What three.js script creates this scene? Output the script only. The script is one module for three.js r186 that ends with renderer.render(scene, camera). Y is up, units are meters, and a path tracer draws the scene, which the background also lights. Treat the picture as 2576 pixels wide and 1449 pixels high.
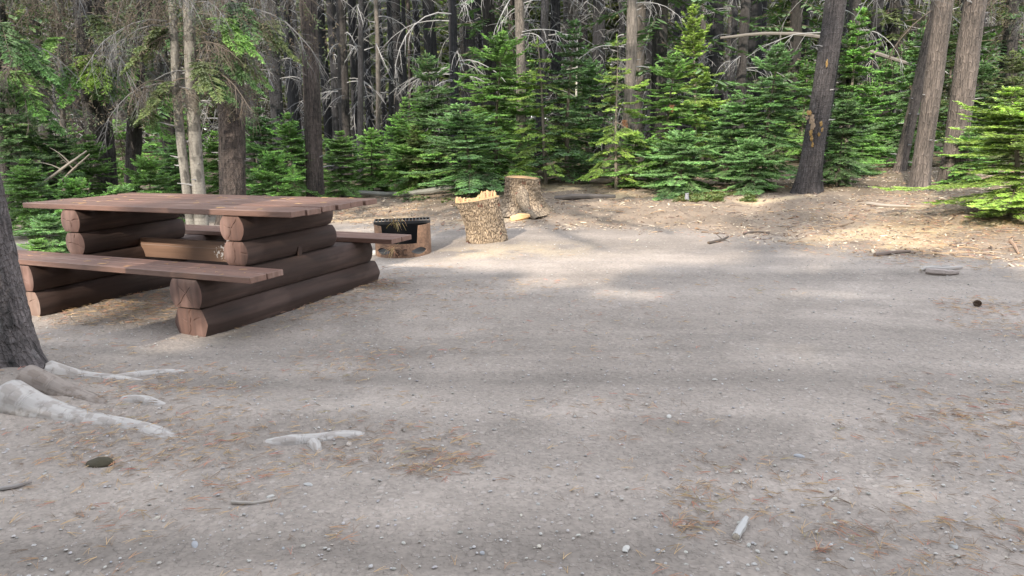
import * as THREE from 'three';
import { mergeGeometries } from 'three/addons/utils/BufferGeometryUtils.js';
import { RoundedBoxGeometry } from 'three/addons/geometries/RoundedBoxGeometry.js';
import { TextGeometry } from 'three/addons/geometries/TextGeometry.js';
import { FontLoader } from 'three/addons/loaders/FontLoader.js';

// ------------------------------------------------------------------ camera, sky, sun, exposure
const scene = new THREE.Scene();
const EYE = new THREE.Vector3(0, 1.236, 0), PITCH = THREE.MathUtils.degToRad(11.757), ROLL = THREE.MathUtils.degToRad(-1.307), F = 1979.9;
const camera = new THREE.PerspectiveCamera(2 * Math.atan(724.5 / F) * 180 / Math.PI, 16 / 9, 0.05, 600);
camera.position.copy(EYE); camera.rotation.order = 'YXZ'; camera.rotation.set(-PITCH, 0, ROLL);
scene.add(camera);
const renderer = new THREE.WebGLRenderer({ antialias: true });
renderer.toneMapping = THREE.LinearToneMapping; renderer.toneMappingExposure = 2.72;
renderer.shadowMap.enabled = true;
{ // pale, slightly hazy afternoon sky, computed as air only
  const w = 256, h = 128, d = new Float32Array(w * h * 4);
  for (let j = 0; j < h; j++) for (let i = 0; i < w; i++) {
    const e = Math.max(0, ((j + .5) / h - .5) * Math.PI), s = Math.sin(e), k = (j * w + i) * 4, m = Math.pow(1 - s, 2.2);
    d[k] = .9 * (1 - m) + 1.1 * m; d[k + 1] = .96 * (1 - m) + 1.1 * m; d[k + 2] = 1.08 * (1 - m) + 1.06 * m; d[k + 3] = 1;
  }
  const t = new THREE.DataTexture(d, w, h, THREE.RGBAFormat, THREE.FloatType);
  t.mapping = THREE.EquirectangularReflectionMapping; t.magFilter = t.minFilter = THREE.LinearFilter; t.needsUpdate = true;
  scene.background = t; scene.environment = t;
}
const SUN = new THREE.Vector3(-.33, .52, .80).normalize();
const sun = new THREE.DirectionalLight(new THREE.Color(1, .9, .76), 2.9);
sun.position.copy(SUN).multiplyScalar(60); sun.target.position.set(0, 0, -8); sun.position.add(sun.target.position);
sun.castShadow = true; sun.shadow.radius = 1.6; sun.shadow.mapSize.set(4096, 4096);
Object.assign(sun.shadow.camera, { left: -40, right: 40, top: 40, bottom: -40, near: 1, far: 160 });
scene.add(sun, sun.target);

// ------------------------------------------------------------------ helpers
let seed = 12345;
const rnd = () => { seed = (seed + 0x6D2B79F5) | 0; let t = Math.imul(seed ^ (seed >>> 15), 1 | seed); t = (t + Math.imul(t ^ (t >>> 7), 61 | t)) ^ t; return ((t ^ (t >>> 14)) >>> 0) / 4294967296; };
const R = (a, b) => a + (b - a) * rnd(), pick = a => a[Math.floor(rnd() * a.length)];
const V = (x, y, z) => new THREE.Vector3(x, y, z), lerp = (a, b, t) => a + (b - a) * t, clamp = (x, a, b) => Math.min(b, Math.max(a, x));
const sstep = (a, b, x) => { const t = clamp((x - a) / (b - a), 0, 1); return t * t * (3 - 2 * t); };
const hash = (x, y, s) => { let h = Math.imul(x | 0, 374761393) ^ Math.imul(y | 0, 668265263) ^ Math.imul(s | 0, 1442695041); h = Math.imul(h ^ (h >>> 13), 1274126177); return ((h ^ (h >>> 16)) >>> 0) / 4294967296; };
const pmod = (a, p) => ((a % p) + p) % p;
function vn(x, y, s = 0, px = 1e6, py = 1e6) { // value noise, periodic when asked
  const xi = Math.floor(x), yi = Math.floor(y), fx = x - xi, fy = y - yi, u = fx * fx * (3 - 2 * fx), v = fy * fy * (3 - 2 * fy);
  const a = pmod(xi, px), b = pmod(xi + 1, px), c = pmod(yi, py), d = pmod(yi + 1, py);
  return lerp(lerp(hash(a, c, s), hash(b, c, s), u), lerp(hash(a, d, s), hash(b, d, s), u), v);
}
const fbm = (x, y, s = 0, o = 4, px = 1e6, py = 1e6) => { let a = 0, w = .5, t = 0; for (let k = 0; k < o; k++) { a += w * vn(x, y, s + k * 17, px, py); t += w; w *= .5; x *= 2; y *= 2; px *= 2; py *= 2; } return a / t; };
function cell(x, y, s, px, py) { // periodic cells: [distance to the border of a cell, its random value]
  const xi = Math.floor(x), yi = Math.floor(y); let d1 = 9, d2 = 9, id = 0;
  for (let j = -1; j <= 1; j++) for (let i = -1; i <= 1; i++) {
    const a = pmod(xi + i, px), b = pmod(yi + j, py), dx = xi + i + .15 + .7 * hash(a, b, s) - x, dy = yi + j + .15 + .7 * hash(a, b, s + 9) - y, d = Math.hypot(dx, dy);
    if (d < d1) { d2 = d1; d1 = d; id = hash(a, b, s + 5); } else if (d < d2) d2 = d;
  }
  return [d2 - d1, id];
}
const toS = c => Math.round(255 * (c <= .0031308 ? 12.92 * c : 1.055 * Math.pow(c, 1 / 2.4) - .055));
function tex(w, h, fn, mx, my) { // fn(u, v) -> [r, g, b (linear), height]; gives a colour map and a bump map, mx by my metres
  const c = new Uint8Array(w * h * 4), b = new Uint8Array(w * h * 4);
  for (let j = 0; j < h; j++) for (let i = 0; i < w; i++) {
    const q = fn((i + .5) / w, (j + .5) / h), k = (j * w + i) * 4;
    for (let n = 0; n < 3; n++) { c[k + n] = clamp(toS(clamp(q[n], 0, 1)), 0, 255); b[k + n] = clamp(255 * q[3], 0, 255); }
    c[k + 3] = b[k + 3] = 255;
  }
  return [c, b].map((d, n) => {
    const t = new THREE.DataTexture(d, w, h); t.wrapS = t.wrapT = THREE.RepeatWrapping; t.magFilter = THREE.LinearFilter; t.minFilter = THREE.LinearMipmapLinearFilter; t.generateMipmaps = true;
    if (!n) t.colorSpace = THREE.SRGBColorSpace; t.repeat.set(1 / mx, 1 / my); t.needsUpdate = true; return t;
  });
}
const rgb = (r, g, b) => new THREE.Color().setRGB(r, g, b);
function mat(color, rough = .9, o = {}) { return new THREE.MeshStandardMaterial({ color, roughness: rough, ...o }); }
function matT([map, bump], bumpScale, rough = .9, color = rgb(1, 1, 1), o = {}) { return new THREE.MeshStandardMaterial({ map, bumpMap: bump, bumpScale, roughness: rough, color, ...o }); }

const used = {};
const numbered = n => { const k = used[n] || 0; used[n] = k + 1; return k ? n + '_' + String(k).padStart(3, '0') : n; };
function tag(o, label, category, group, kind) { o.userData.label = label; if (category) o.userData.category = category; if (group) o.userData.group = group; if (kind) o.userData.kind = kind; return o; }
function shade(o) { o.traverse(m => { if (m.isMesh) { m.castShadow = true; m.receiveShadow = true; } }); return o; }
function thing(name, label, category, pos, group) { const g = new THREE.Group(); g.name = numbered(name); g.position.copy(pos); tag(g, label, category, group); scene.add(g); return g; }
function part(name, geo, m, parent, pos, turn) { const o = new THREE.Mesh(geo, m); o.name = name; o.castShadow = o.receiveShadow = true; if (pos) o.position.copy(pos); if (turn) o.rotation.set(...turn); parent.add(o); return o; }
function solo(name, geo, m, label, category, pos, group) { const o = new THREE.Mesh(geo, m); o.name = numbered(name); o.castShadow = o.receiveShadow = true; if (pos) o.position.copy(pos); tag(o, label, category, group); scene.add(o); return o; }
function stuff(name, o, label, category, parent = scene) { o.name = parent === scene ? numbered(name) : name; o.castShadow = o.receiveShadow = true; tag(o, label, category, null, 'stuff'); parent.add(o); return o; }

class TB { // triangle collector with vertex colours
  constructor() { this.p = []; this.c = []; this.u = []; }
  tri(a, b, c, col) { this.p.push(a.x, a.y, a.z, b.x, b.y, b.z, c.x, c.y, c.z); for (let k = 0; k < 3; k++) this.c.push(col[0], col[1], col[2]); }
  tube(pts, radii, sides, col) { // open tapered tube through points
    let prev = null; const t = V(0, 0, 0), n = V(0, 0, 0), b = V(0, 0, 0);
    for (let i = 0; i < pts.length; i++) {
      t.subVectors(pts[Math.min(i + 1, pts.length - 1)], pts[Math.max(i - 1, 0)]).normalize();
      n.set(.31, .17, .93).cross(t).normalize(); b.crossVectors(t, n);
      const ring = [];
      for (let k = 0; k < sides; k++) { const a = k / sides * Math.PI * 2; ring.push(pts[i].clone().addScaledVector(n, Math.cos(a) * radii[i]).addScaledVector(b, Math.sin(a) * radii[i])); }
      if (prev) for (let k = 0; k < sides; k++) { const k2 = (k + 1) % sides; this.tri(prev[k], ring[k], prev[k2], col); this.tri(ring[k], ring[k2], prev[k2], col); }
      prev = ring;
    }
  }
  geo() {
    const g = new THREE.BufferGeometry(); g.setAttribute('position', new THREE.Float32BufferAttribute(this.p, 3)); g.setAttribute('color', new THREE.Float32BufferAttribute(this.c, 3)); g.computeVertexNormals(); return g;
  }
}
function sheet(nu, nv, fn, closeU = false) { // indexed grid surface; fn(i/nu, j/nv) -> {p, uv, c}
  const pos = [], uv = [], col = [], idx = []; let hasC = false;
  for (let j = 0; j <= nv; j++) for (let i = 0; i <= nu; i++) { const q = fn(i / nu, j / nv, i, j); pos.push(q.p.x, q.p.y, q.p.z); uv.push(q.uv[0], q.uv[1]); if (q.c) { hasC = true; col.push(...q.c); } }
  for (let j = 0; j < nv; j++) for (let i = 0; i < nu; i++) { const a = j * (nu + 1) + i, b = a + 1, c = a + nu + 1, d = c + 1; idx.push(a, b, c, b, d, c); }
  const g = new THREE.BufferGeometry(); g.setAttribute('position', new THREE.Float32BufferAttribute(pos, 3)); g.setAttribute('uv', new THREE.Float32BufferAttribute(uv, 2)); if (hasC) g.setAttribute('color', new THREE.Float32BufferAttribute(col, 3)); g.setIndex(idx); g.computeVertexNormals();
  if (closeU) { const n = g.attributes.normal; for (let j = 0; j <= nv; j++) { const a = j * (nu + 1), b = a + nu; const x = n.getX(a) + n.getX(b), y = n.getY(a) + n.getY(b), z = n.getZ(a) + n.getZ(b), l = Math.hypot(x, y, z) || 1; n.setXYZ(a, x / l, y / l, z / l); n.setXYZ(b, x / l, y / l, z / l); } }
  return g;
}

// ------------------------------------------------------------------ lie of the land
const ED = [[-40, -14], [-8, -13], [-3, -11], [-.6, -9.4], [1, -8.9], [2.3, -8.3], [3.3, -7.3], [4.2, -6.5], [4.9, -5.4], [6, -3.6], [9, 0], [40, 6]];
const edgeZ = x => { for (let i = 1; i < ED.length; i++) if (x <= ED[i][0]) return lerp(ED[i - 1][1], ED[i][1], (x - ED[i - 1][0]) / (ED[i][0] - ED[i - 1][0])); return 6; };
const bankAt = (x, z) => (edgeZ(x) + .5 * (vn(x * .9, z * .9, 3) - .5) - z) * .8;
const T1 = V(-2.7, 0, -3.84);
function ground(x, z) {
  const d = bankAt(x, z), side = lerp(.25, 1, sstep(-3, .2, x));
  let y = .27 * side * sstep(-.1, 3.2, d) + .012 * Math.max(0, d - 2);
  y += .05 * (fbm(x * .5, z * .5, 8, 3) - .5) * (1 + sstep(0, 2, d));
  y += .035 * sstep(.2, 1.2, d) * (fbm(x * 2.2, z * 2.2, 21, 3) - .5) * 2;
  const t = Math.hypot(x - T1.x, z - T1.z); y += .11 * Math.exp(-t * t / .55);
  const r = Math.hypot(x + 1.06, z + 7.65); y -= .03 * Math.exp(-r * r / .3);
  const q = clamp((x + 2.5) / 2, 0, 1), rd = Math.hypot(x - (-2.5 + 2 * q), z - (-3.6 + .5 * q)); y += .065 * Math.exp(-rd * rd / .04) * (1 - .4 * q);
  const arc = Math.hypot(x + 1, z - 12); y += .034 * (1 - sstep(-.4, .6, d)) * (fbm(arc * 1.9, Math.atan2(x + 1, 12 - z) * 2.2, 201, 3) - .5);
  return y;
}
// pixel of the 2576 x 1449 view -> ray; meets the land, or the plane z = -depth
function ray(px, py) { return V((px - 1288) / F, -(py - 724.5) / F, -1).applyEuler(camera.rotation).normalize(); }
function at(px, py) { const d = ray(px, py), p = V(0, 0, 0); let t = .5; for (let k = 0; k < 4000; k++) { p.copy(EYE).addScaledVector(d, t); const e = p.y - ground(p.x, p.z); if (e < .002) break; t += Math.max(.004, e * .8); if (t > 90) break; } p.y = ground(p.x, p.z); return p; }
function onPlane(px, py, z) { const d = ray(px, py); return EYE.clone().addScaledVector(d, (z - EYE.z) / d.z); }

// ------------------------------------------------------------------ materials
const barkDark = tex(512, 1024, (u, v) => {
  const w = .5 * fbm(u * 6, v * 8, 31, 3, 6, 8);
  const [e, id] = cell(u * 20 + w, v * 18 + w, 4, 20, 18), [e2] = cell(u * 40 + w, v * 44, 7, 40, 44);
  const f = fbm(u * 40, v * 30, 11, 3, 40, 30), streak = vn(u * 60, v * 7, 13, 60, 7), big = fbm(u * 3, v * 3, 15, 3, 3, 3);
  const h = sstep(.0, .35, e) * .4 + sstep(0, .3, e2) * .25 + f * .35;
  const k = .4 + .25 * id + .7 * (f - .5) + .5 * (streak - .5) + .5 * (big - .5), lich = sstep(.62, .75, fbm(u * 14, v * 14, 51, 3, 14, 14)) * .5;
  return [.078 * k + .04 * lich, .068 * k + .04 * lich, .064 * k + .038 * lich, h];
}, .62, 1.24);
const barkGrey = tex(512, 1024, (u, v) => {
  const w = .6 * fbm(u * 6, v * 8, 131, 3, 6, 8);
  const [e, id] = cell(u * 14 + w, v * 12 + w, 104, 14, 12), streak = fbm(u * 44, v * 10, 113, 3, 44, 10), f = fbm(u * 60, v * 60, 119, 2, 60, 60);
  const h = sstep(.0, .28, e) * .3 + streak * .6, k = .42 + .2 * id + .9 * (streak - .5) + .5 * (f - .5) + .4 * (fbm(u * 4, v * 4, 140, 2, 4, 4) - .5);
  return [.205 * k + .012, .175 * k + .012, .15 * k + .011, h];
}, .62, 1.24);
const barkPale = tex(256, 512, (u, v) => {
  const f = fbm(u * 8, v * 12, 211, 4, 8, 12), [e] = cell(u * 6, v * 26, 214, 6, 26), blotch = sstep(.5, .66, fbm(u * 5, v * 9, 217, 3, 5, 9));
  const lent = 1 - sstep(0, .12, e) * 1, k = .75 + .6 * (f - .5);
  const c = lerp(1, .38, blotch * .8);
  return [(.34 * k) * c * (1 - .35 * lent), (.315 * k) * c * (1 - .38 * lent), (.275 * k) * c * (1 - .4 * lent), .5 + .4 * f - .3 * lent - .2 * blotch];
}, .5, 1);
const barkPlate = tex(512, 512, (u, v) => {
  const w = 2.4 * fbm(u * 9, v * 9, 331, 4, 9, 9), w2 = 2 * fbm(u * 12, v * 12, 337, 3, 12, 12), [e, id] = cell(u * 36 + w, v * 15 + w2, 304, 36, 15), [e2, id2] = cell(u * 72 + w, v * 36 + w, 308, 72, 36);
  const f = fbm(u * 50, v * 50, 311, 3, 50, 50), crack = .85 * (1 - sstep(.0, .24, e)) * sstep(.25, .55, fbm(u * 14, v * 14, 341, 3, 14, 14) + .12), k = (.7 + .14 * id + .16 * (id2 - .5) + .45 * (f - .5)) * (.5 + .95 * fbm(u * 4, v * 4, 349, 3, 4, 4)), red = sstep(.72, .8, fbm(u * 9, v * 9, 317, 3, 9, 9));
  return [lerp(lerp(.36, .24, red) * k, .1, crack), lerp(lerp(.275, .11, red) * k, .07, crack), lerp(lerp(.19, .07, red) * k, .05, crack), sstep(0, .25, e) * .7 + sstep(0, .3, e2) * .15 + f * .15];
}, .9, .9);
const cutWood = tex(256, 256, (u, v) => {
  const r = Math.hypot(u - .47, v - .54) * 46 + 1.2 * fbm(u * 5, v * 5, 401, 2), g = .5 + .5 * Math.sin(r * 6.28), s = fbm(u * 30, v * 30, 405, 3), saw = vn(u * 3 + v * 4, v * 60 - u * 12, 409);
  const k = .82 + .16 * g + .3 * (s - .5) + .14 * (saw - .5);
  return [.5 * k, .3 * k, .15 * k, .5 + .2 * g + .3 * saw];
}, 1, 1);
const paint = tex(512, 512, (u, v) => { // brown-stained timber: grain along v, worn patches, fine checks
  const g = fbm(u * 40, v * 2, 501, 4, 40, 2), w = fbm(u * 5, v * 4, 507, 4, 5, 4), s = fbm(u * 60, v * 40, 511, 2, 60, 40), wear = sstep(.54, .78, w + .25 * (g - .5)), k = .8 + .5 * (g - .5) + .25 * (s - .5);
  return [lerp(.18, .25, wear) * k, lerp(.098, .165, wear) * k, lerp(.073, .136, wear) * k, .5 * g + .3 * s];
}, .8, 2);
const logSkin = tex(512, 512, (u, v) => {
  const g = fbm(u * 30, v * 3, 601, 4, 30, 3), chk = vn(u * 40, v * 1.5 + 3, 619, 40, 2) > .9 && vn(u * 7, v * 3, 623, 7, 3) > .55 ? .45 : 1, w = fbm(u * 4, v * 5, 607, 4, 4, 5), knot = Math.pow(vn(u * 6, v * 5, 613, 6, 5), 8), wear = sstep(.52, .74, w), k = (.78 + .8 * (g - .5) - .5 * knot) * chk;
  return [lerp(.046, .068, wear) * k, lerp(.024, .04, wear) * k, lerp(.018, .032, wear) * k, .6 * g + .3 * w];
}, .95, 1.2);
const rust = tex(256, 256, (u, v) => {
  const f = fbm(u * 6, v * 6, 701, 5, 6, 6), s = fbm(u * 40, v * 40, 709, 2, 40, 40), drip = fbm(u * 20, v * 3, 715, 3, 20, 3), k = .75 + .6 * (s - .5) + .5 * (drip - .5);
  return [lerp(.2, .36, f) * k, lerp(.12, .24, f) * k, lerp(.08, .165, f) * k, s];
}, .5, .5);
const dust = tex(1024, 1024, (u, v) => { // gritty dirt, grain only: the broad colour is on the land itself
  const f = fbm(u * 5, v * 5, 801, 5, 5, 5), [e, id] = cell(u * 70, v * 70, 804, 70, 70), [e2, id2] = cell(u * 150, v * 150, 809, 150, 150), g = fbm(u * 120, v * 120, 813, 2, 120, 120);
  const stone = id > .8 ? sstep(.1, .3, e) : 0, fine = id2 > .65 ? sstep(.1, .35, e2) : 0;
  const k = .86 + .28 * (f - .5) + .34 * (g - .5) + stone * (id > .9 ? (.9 * hash(id * 9999, 3, 1) - .25) * .5 : .04) + fine * (id2 - .8) * .6;
  return [.92 * k, .9 * k, .87 * k, .35 * g + .3 * stone + .2 * fine + .2 * f];
}, 1.7, 1.7);
dust.forEach(t => { t.anisotropy = 8; });

const M = {
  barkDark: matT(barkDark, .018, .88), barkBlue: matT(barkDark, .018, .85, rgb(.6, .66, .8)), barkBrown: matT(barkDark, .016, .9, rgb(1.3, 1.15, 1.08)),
  barkGrey: matT(barkGrey, .016, .92), barkPale: matT(barkPale, .006, .8, rgb(.68, .68, .68)), barkPlate: matT(barkPlate, .02, .93), barkNear: matT(barkDark, .018, .9, rgb(1.9, 1.85, 1.95)),
  cut: matT(cutWood, .003, .75), splinter: mat(rgb(.47, .32, .185), .75, { vertexColors: true }),
  plank: matT(paint, .002, .55), plankEdge: matT(paint, .002, .7), log: matT(logSkin, .008, .82), logEnd: matT(logSkin, .002, .75, rgb(3.3, 3.4, 3.5)), logEndWorn: matT(logSkin, .002, .8, rgb(5.5, 7, 7.4)),
  rust: matT(rust, .002, .8, rgb(.8, .72, .66)), rustDark: matT(rust, .002, .8, rgb(.34, .28, .25)), bar: mat(rgb(.07, .065, .062), .6), soot: mat(rgb(.012, .012, .013), .75), iron: mat(rgb(.028, .028, .03), .5, { metalness: .4 }),
  dead: mat(rgb(1, 1, 1), .85, { vertexColors: true }), root: mat(rgb(.46, .43, .41), .8),
  barkRoot: matT(barkPlate, .012, .93, rgb(.75, .78, .82)), barkRight: matT(barkGrey, .02, .92, rgb(.74, .7, .7)), barkTorn: matT(barkDark, .018, .88, rgb(1.05, 1.05, 1.15)), rusty: new THREE.MeshPhysicalMaterial({ color: rgb(.26, .13, .065), vertexColors: true, roughness: .8, side: THREE.DoubleSide }), deadDim: mat(rgb(.55, .55, .55), .9, { vertexColors: true }), stone: mat(rgb(.42, .41, .39), .85),
};
function needleMat(r, g, b) { return new THREE.MeshPhysicalMaterial({ color: rgb(r, g, b), vertexColors: true, roughness: .62, transmission: .42, thickness: 0, side: THREE.DoubleSide }); }
const GREEN = { // tints of the young firs
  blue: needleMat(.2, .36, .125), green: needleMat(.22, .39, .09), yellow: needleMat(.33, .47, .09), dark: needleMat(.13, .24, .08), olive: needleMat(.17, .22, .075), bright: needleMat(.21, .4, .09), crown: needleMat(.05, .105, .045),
};

// ------------------------------------------------------------------ the ground
{
  const xs = [], zs = []; let x = 0, z = 3; const half = [];
  while (x < 140) { half.push(x); x += x < 5 ? .055 : x < 9 ? .12 : Math.min(8, .12 + (x - 9) * .3); }
  for (let i = half.length - 1; i > 0; i--) xs.push(-half[i]); xs.push(...half);
  const zf = []; z = -1.2; while (z > -150) { zf.push(z); z -= z > -6 ? .045 : z > -14 ? .075 : Math.min(8, .1 + (-14 - z) * .25); }
  const zb = []; z = -1.2; while (z < 60) { z += Math.min(6, .3 + (z + 1.2) * .25); zb.unshift(z); }
  zs.push(...zb, ...zf);
  const nx = xs.length - 1, nz = zs.length - 1;
  const g = sheet(nx, nz, (a, b, i, j) => {
    const X = xs[i], Z = zs[j]; let y = ground(X, Z); const near = Math.abs(X) < 9 && Z > -16;
    const d = bankAt(X, Z), lit = sstep(-.3, .7, d + .9 * (fbm(X * 1.6, Z * 1.6, 33, 3) - .5));
    if (near) y += .012 * (fbm(X * 6, Z * 6, 41, 3) - .5) + (.006 + .02 * lit) * (vn(X * 19, Z * 19, 44) - .5);
    const f = fbm(X * .8, Z * .8, 61, 4), f2 = fbm(X * 3.1, Z * 3.1, 65, 3);
    // bare dirt, grey and paler where it is packed; litter of bark and needles on the bank; sawdust spots
    const arc = Math.hypot(X + 1, Z - 12), trk = fbm(arc * 3.1, Math.atan2(X + 1, 12 - Z) * 2.2, 205, 4); let c = [lerp(.275, .355, f), lerp(.238, .311, f), lerp(.211, .281, f)].map(q => q * (.5 + .84 * trk));
    const pale = sstep(.52, .7, f2) * .14; c = c.map(q => q * (.93 + pale));
    const L = [lerp(.19, .34, f2), lerp(.145, .265, f2), lerp(.108, .2, f2)].map(q => q * (.6 + .55 * fbm(X * 7, Z * 7, 77, 3)));
    for (let k = 0; k < 3; k++) c[k] = lerp(c[k], L[k], .9 * lit);
    const saw = lit * sstep(.6, .72, fbm(X * 1.3, Z * 1.9, 71, 3)) * sstep(9, 5, Math.abs(X - 3)) * .75;
    c = [lerp(c[0], .5, saw), lerp(c[1], .4, saw), lerp(c[2], .27, saw)];
    const dustR = Math.exp(-(((X + .1) / .9) ** 2) - (((Z + 7.7) / .5) ** 2)) * sstep(.3, .6, fbm(X * 5, Z * 5, 73, 3)); c = [lerp(c[0], .5, dustR * .7), lerp(c[1], .41, dustR * .7), lerp(c[2], .29, dustR * .7)];
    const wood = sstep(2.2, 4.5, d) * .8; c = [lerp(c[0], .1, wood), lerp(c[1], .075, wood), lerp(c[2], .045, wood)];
    return { p: V(X, y, Z), uv: [X, Z], c };
  });
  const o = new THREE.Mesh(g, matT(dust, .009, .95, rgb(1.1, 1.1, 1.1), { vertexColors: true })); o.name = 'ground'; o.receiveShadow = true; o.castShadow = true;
  tag(o, 'bare grey dirt clearing rising to a littered bank at the wood edge', null, null, 'structure'); scene.add(o);
}

// ------------------------------------------------------------------ fir geometry
const G1 = [1, 1, 1];
let PITCH_N = .023, WIDE_N = .0088;
function needles(tb, o, dir, up, len, tint) { // one flat shoot: a comb of needles on both sides
  const side = V(0, 0, 0).crossVectors(dir, up).normalize(), n = Math.max(2, Math.round(len / PITCH_N)), a = V(0, 0, 0), b = V(0, 0, 0), c = V(0, 0, 0), q = V(0, 0, 0);
  const u2 = V(0, 0, 0).crossVectors(side, dir);
  for (let i = 0; i < n; i++) for (const s of [-1, 1]) {
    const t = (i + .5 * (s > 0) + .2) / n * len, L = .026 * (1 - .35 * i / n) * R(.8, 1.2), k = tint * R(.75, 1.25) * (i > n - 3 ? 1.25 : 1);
    q.copy(o).addScaledVector(dir, t); a.copy(q).addScaledVector(dir, -WIDE_N); b.copy(q).addScaledVector(dir, WIDE_N);
    c.copy(q).addScaledVector(side, s * L * .85).addScaledVector(dir, L * .6).addScaledVector(u2, L * R(-.5, .95));
    tb.tri(a, b, c, [k * R(.85, 1.1), k, k * R(.8, 1.1)]);
  }
  { const w = .011, t1 = tint * R(.7, .95); a.copy(o).addScaledVector(dir, len * .5).addScaledVector(side, w).addScaledVector(u2, -.004); b.copy(o).addScaledVector(dir, len * .5).addScaledVector(side, -w).addScaledVector(u2, -.004); c.copy(o).addScaledVector(dir, len); tb.tri(a, c, b, [t1, t1, t1]); tb.tri(a, b, o, [t1 * .9, t1 * .9, t1]); a.copy(o).addScaledVector(dir, len * .5).addScaledVector(u2, .016); b.copy(o).addScaledVector(dir, len * .45).addScaledVector(u2, -.008); tb.tri(o, a, c, [t1, t1, t1]); tb.tri(o, c, b, [t1, t1, t1]); }
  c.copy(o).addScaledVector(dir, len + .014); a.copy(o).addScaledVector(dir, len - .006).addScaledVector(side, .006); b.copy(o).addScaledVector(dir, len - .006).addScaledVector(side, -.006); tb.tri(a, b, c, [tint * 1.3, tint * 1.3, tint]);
}
function firBranch(fol, wood, o, az, elev, L, o2) { // a flat spray along a curved axis
  const hd = V(Math.cos(az), 0, Math.sin(az)), pts = [], n = 7, droop = o2.droop ?? .25; let p = o.clone();
  for (let i = 0; i <= n; i++) { const t = i / n, e = elev - droop * Math.sin(t * Math.PI) * 1.1 + (o2.tipUp ?? .25) * t * t; pts.push(p.clone()); p.addScaledVector(hd, Math.cos(e) * L / n); p.y += Math.sin(e) * L / n; }
  if (wood) wood.tube(pts, pts.map((_, i) => lerp(.007, .0018, i / n) * (o2.thick ?? 1) * (.5 + L * .6)), 3, [.12, .095, .07]);
  const bare = o2.bare ?? .12, step = o2.step ?? .045, d = V(0, 0, 0), up = V(0, 1, 0), sd = V(0, 0, 0), q = V(0, 0, 0);
  for (let s = L * bare; s < L; s += step * R(.75, 1.25)) {
    const f = s / L * n, i = Math.min(n - 1, Math.floor(f)); q.lerpVectors(pts[i], pts[i + 1], f - i); d.subVectors(pts[i + 1], pts[i]).normalize(); sd.crossVectors(d, up).normalize();
    for (const k of [-1, 1]) {
      if (rnd() < (o2.gap ?? .08)) continue;
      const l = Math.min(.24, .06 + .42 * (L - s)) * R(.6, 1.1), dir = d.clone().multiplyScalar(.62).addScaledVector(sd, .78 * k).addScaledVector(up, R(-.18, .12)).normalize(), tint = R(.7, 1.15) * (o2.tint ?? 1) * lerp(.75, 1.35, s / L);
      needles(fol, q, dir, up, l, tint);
      if (l > .1) for (let m = .35; m < .85; m += .28) for (const k2 of [-1, 1]) {
        const o3 = q.clone().addScaledVector(dir, l * m), dd = dir.clone().multiplyScalar(.65).addScaledVector(V(0, 0, 0).crossVectors(dir, up), .75 * k2).normalize();
        needles(fol, o3, dd, up, l * (1 - m) * .75, tint * R(.9, 1.2));
      }
    }
  }
  d.subVectors(pts[n], pts[n - 1]).normalize(); needles(fol, pts[n - 1], d, up, L / n + .03, 1.2 * (o2.tint ?? 1));
}
function makeSapling(h, hw, o = {}) { // { foliage, wood } geometry of a young fir h metres tall
  const fol = new TB(), wood = new TB(), lean = R(-.07, .07), pts = [];
  for (let i = 0; i <= 6; i++) { const t = i / 6; pts.push(V(lean * h * t * t, t * h, .02 * Math.sin(t * 5))); }
  wood.tube(pts, pts.map((_, i) => lerp(.011 * h + .008, .004, i / 6)), 6, [.15, .125, .1]);
  const y0 = o.from ?? .1, gapY = o.whorl ?? .13; let az = R(0, 6);
  for (let y = h * y0; y < h * .985; y += gapY * lerp(1.1, .62, y / h) * R(.55, 1.45)) {
    const tier = R(.55, 1.3), t = (y - h * y0) / (h * (1 - y0)), prof = tier * Math.pow(1 - t, o.pow ?? .58) * (t < .12 ? .72 + 2.2 * t : 1), n = o.n ?? 5; const sag = R(-.22, .2);
    for (let k = 0; k < n; k++) {
      az += 6.283 / n + R(-.25, .25); if (rnd() < (o.miss ?? .1)) continue;
      const L = Math.max(.07, hw * prof * R(.55, 1.3) * (.8 + .4 * vn(az * 1.3, y * 2.2, o.seed ?? 7))), f = y / h * 6, i = Math.min(5, Math.floor(f));
      firBranch(fol, wood, pts[i].clone().lerp(pts[i + 1], f - i), az, lerp(-.12, .75, t * t) + sag + R(-.28, .25), L, { droop: lerp(.35, .05, t), tipUp: .35, tint: R(.7, 1.25), bare: R(.08, .4) * (1 - t), ...o.branch });
    }
  }
  for (let k = 0; k < 9; k++) { const c = curl(V(0, h * R(.05, .3), 0), V(R(-1, 1), R(-.3, .4), R(-1, 1)), hw * R(.4, .9), V(0, -.5, 0), 5); wood.tube(c, taper(c, .006, .002), 3, [.2, .17, .14]); }
  needles(fol, V(lean * h, h * .97, 0), V(0, 1, 0), V(1, 0, 0), .05 + h * .03, 1.2);
  return { foliage: fol.geo(), wood: wood.geo(), h, hw };
}
const SAP = {
  tall: makeSapling(3.1, .95, { n: 6, whorl: .14, branch: { step: .06 } }),
  mid: makeSapling(2.3, .85, { n: 6, whorl: .12, branch: { step: .055 } }),
  open: makeSapling(2.4, .85, { n: 5, whorl: .2, miss: .15, from: .14, branch: { bare: .3, step: .055, droop: .45, gap: .15 } }),
  small: makeSapling(1.3, .62, { n: 6, whorl: .1, pow: .7, branch: { step: .05 } }),
  bush: makeSapling(.95, .72, { n: 7, whorl: .085, pow: .55, from: .06, branch: { step: .05 } }),
  slim: makeSapling(2.6, .6, { n: 6, whorl: .14, branch: { step: .055 } }),
};
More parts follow.
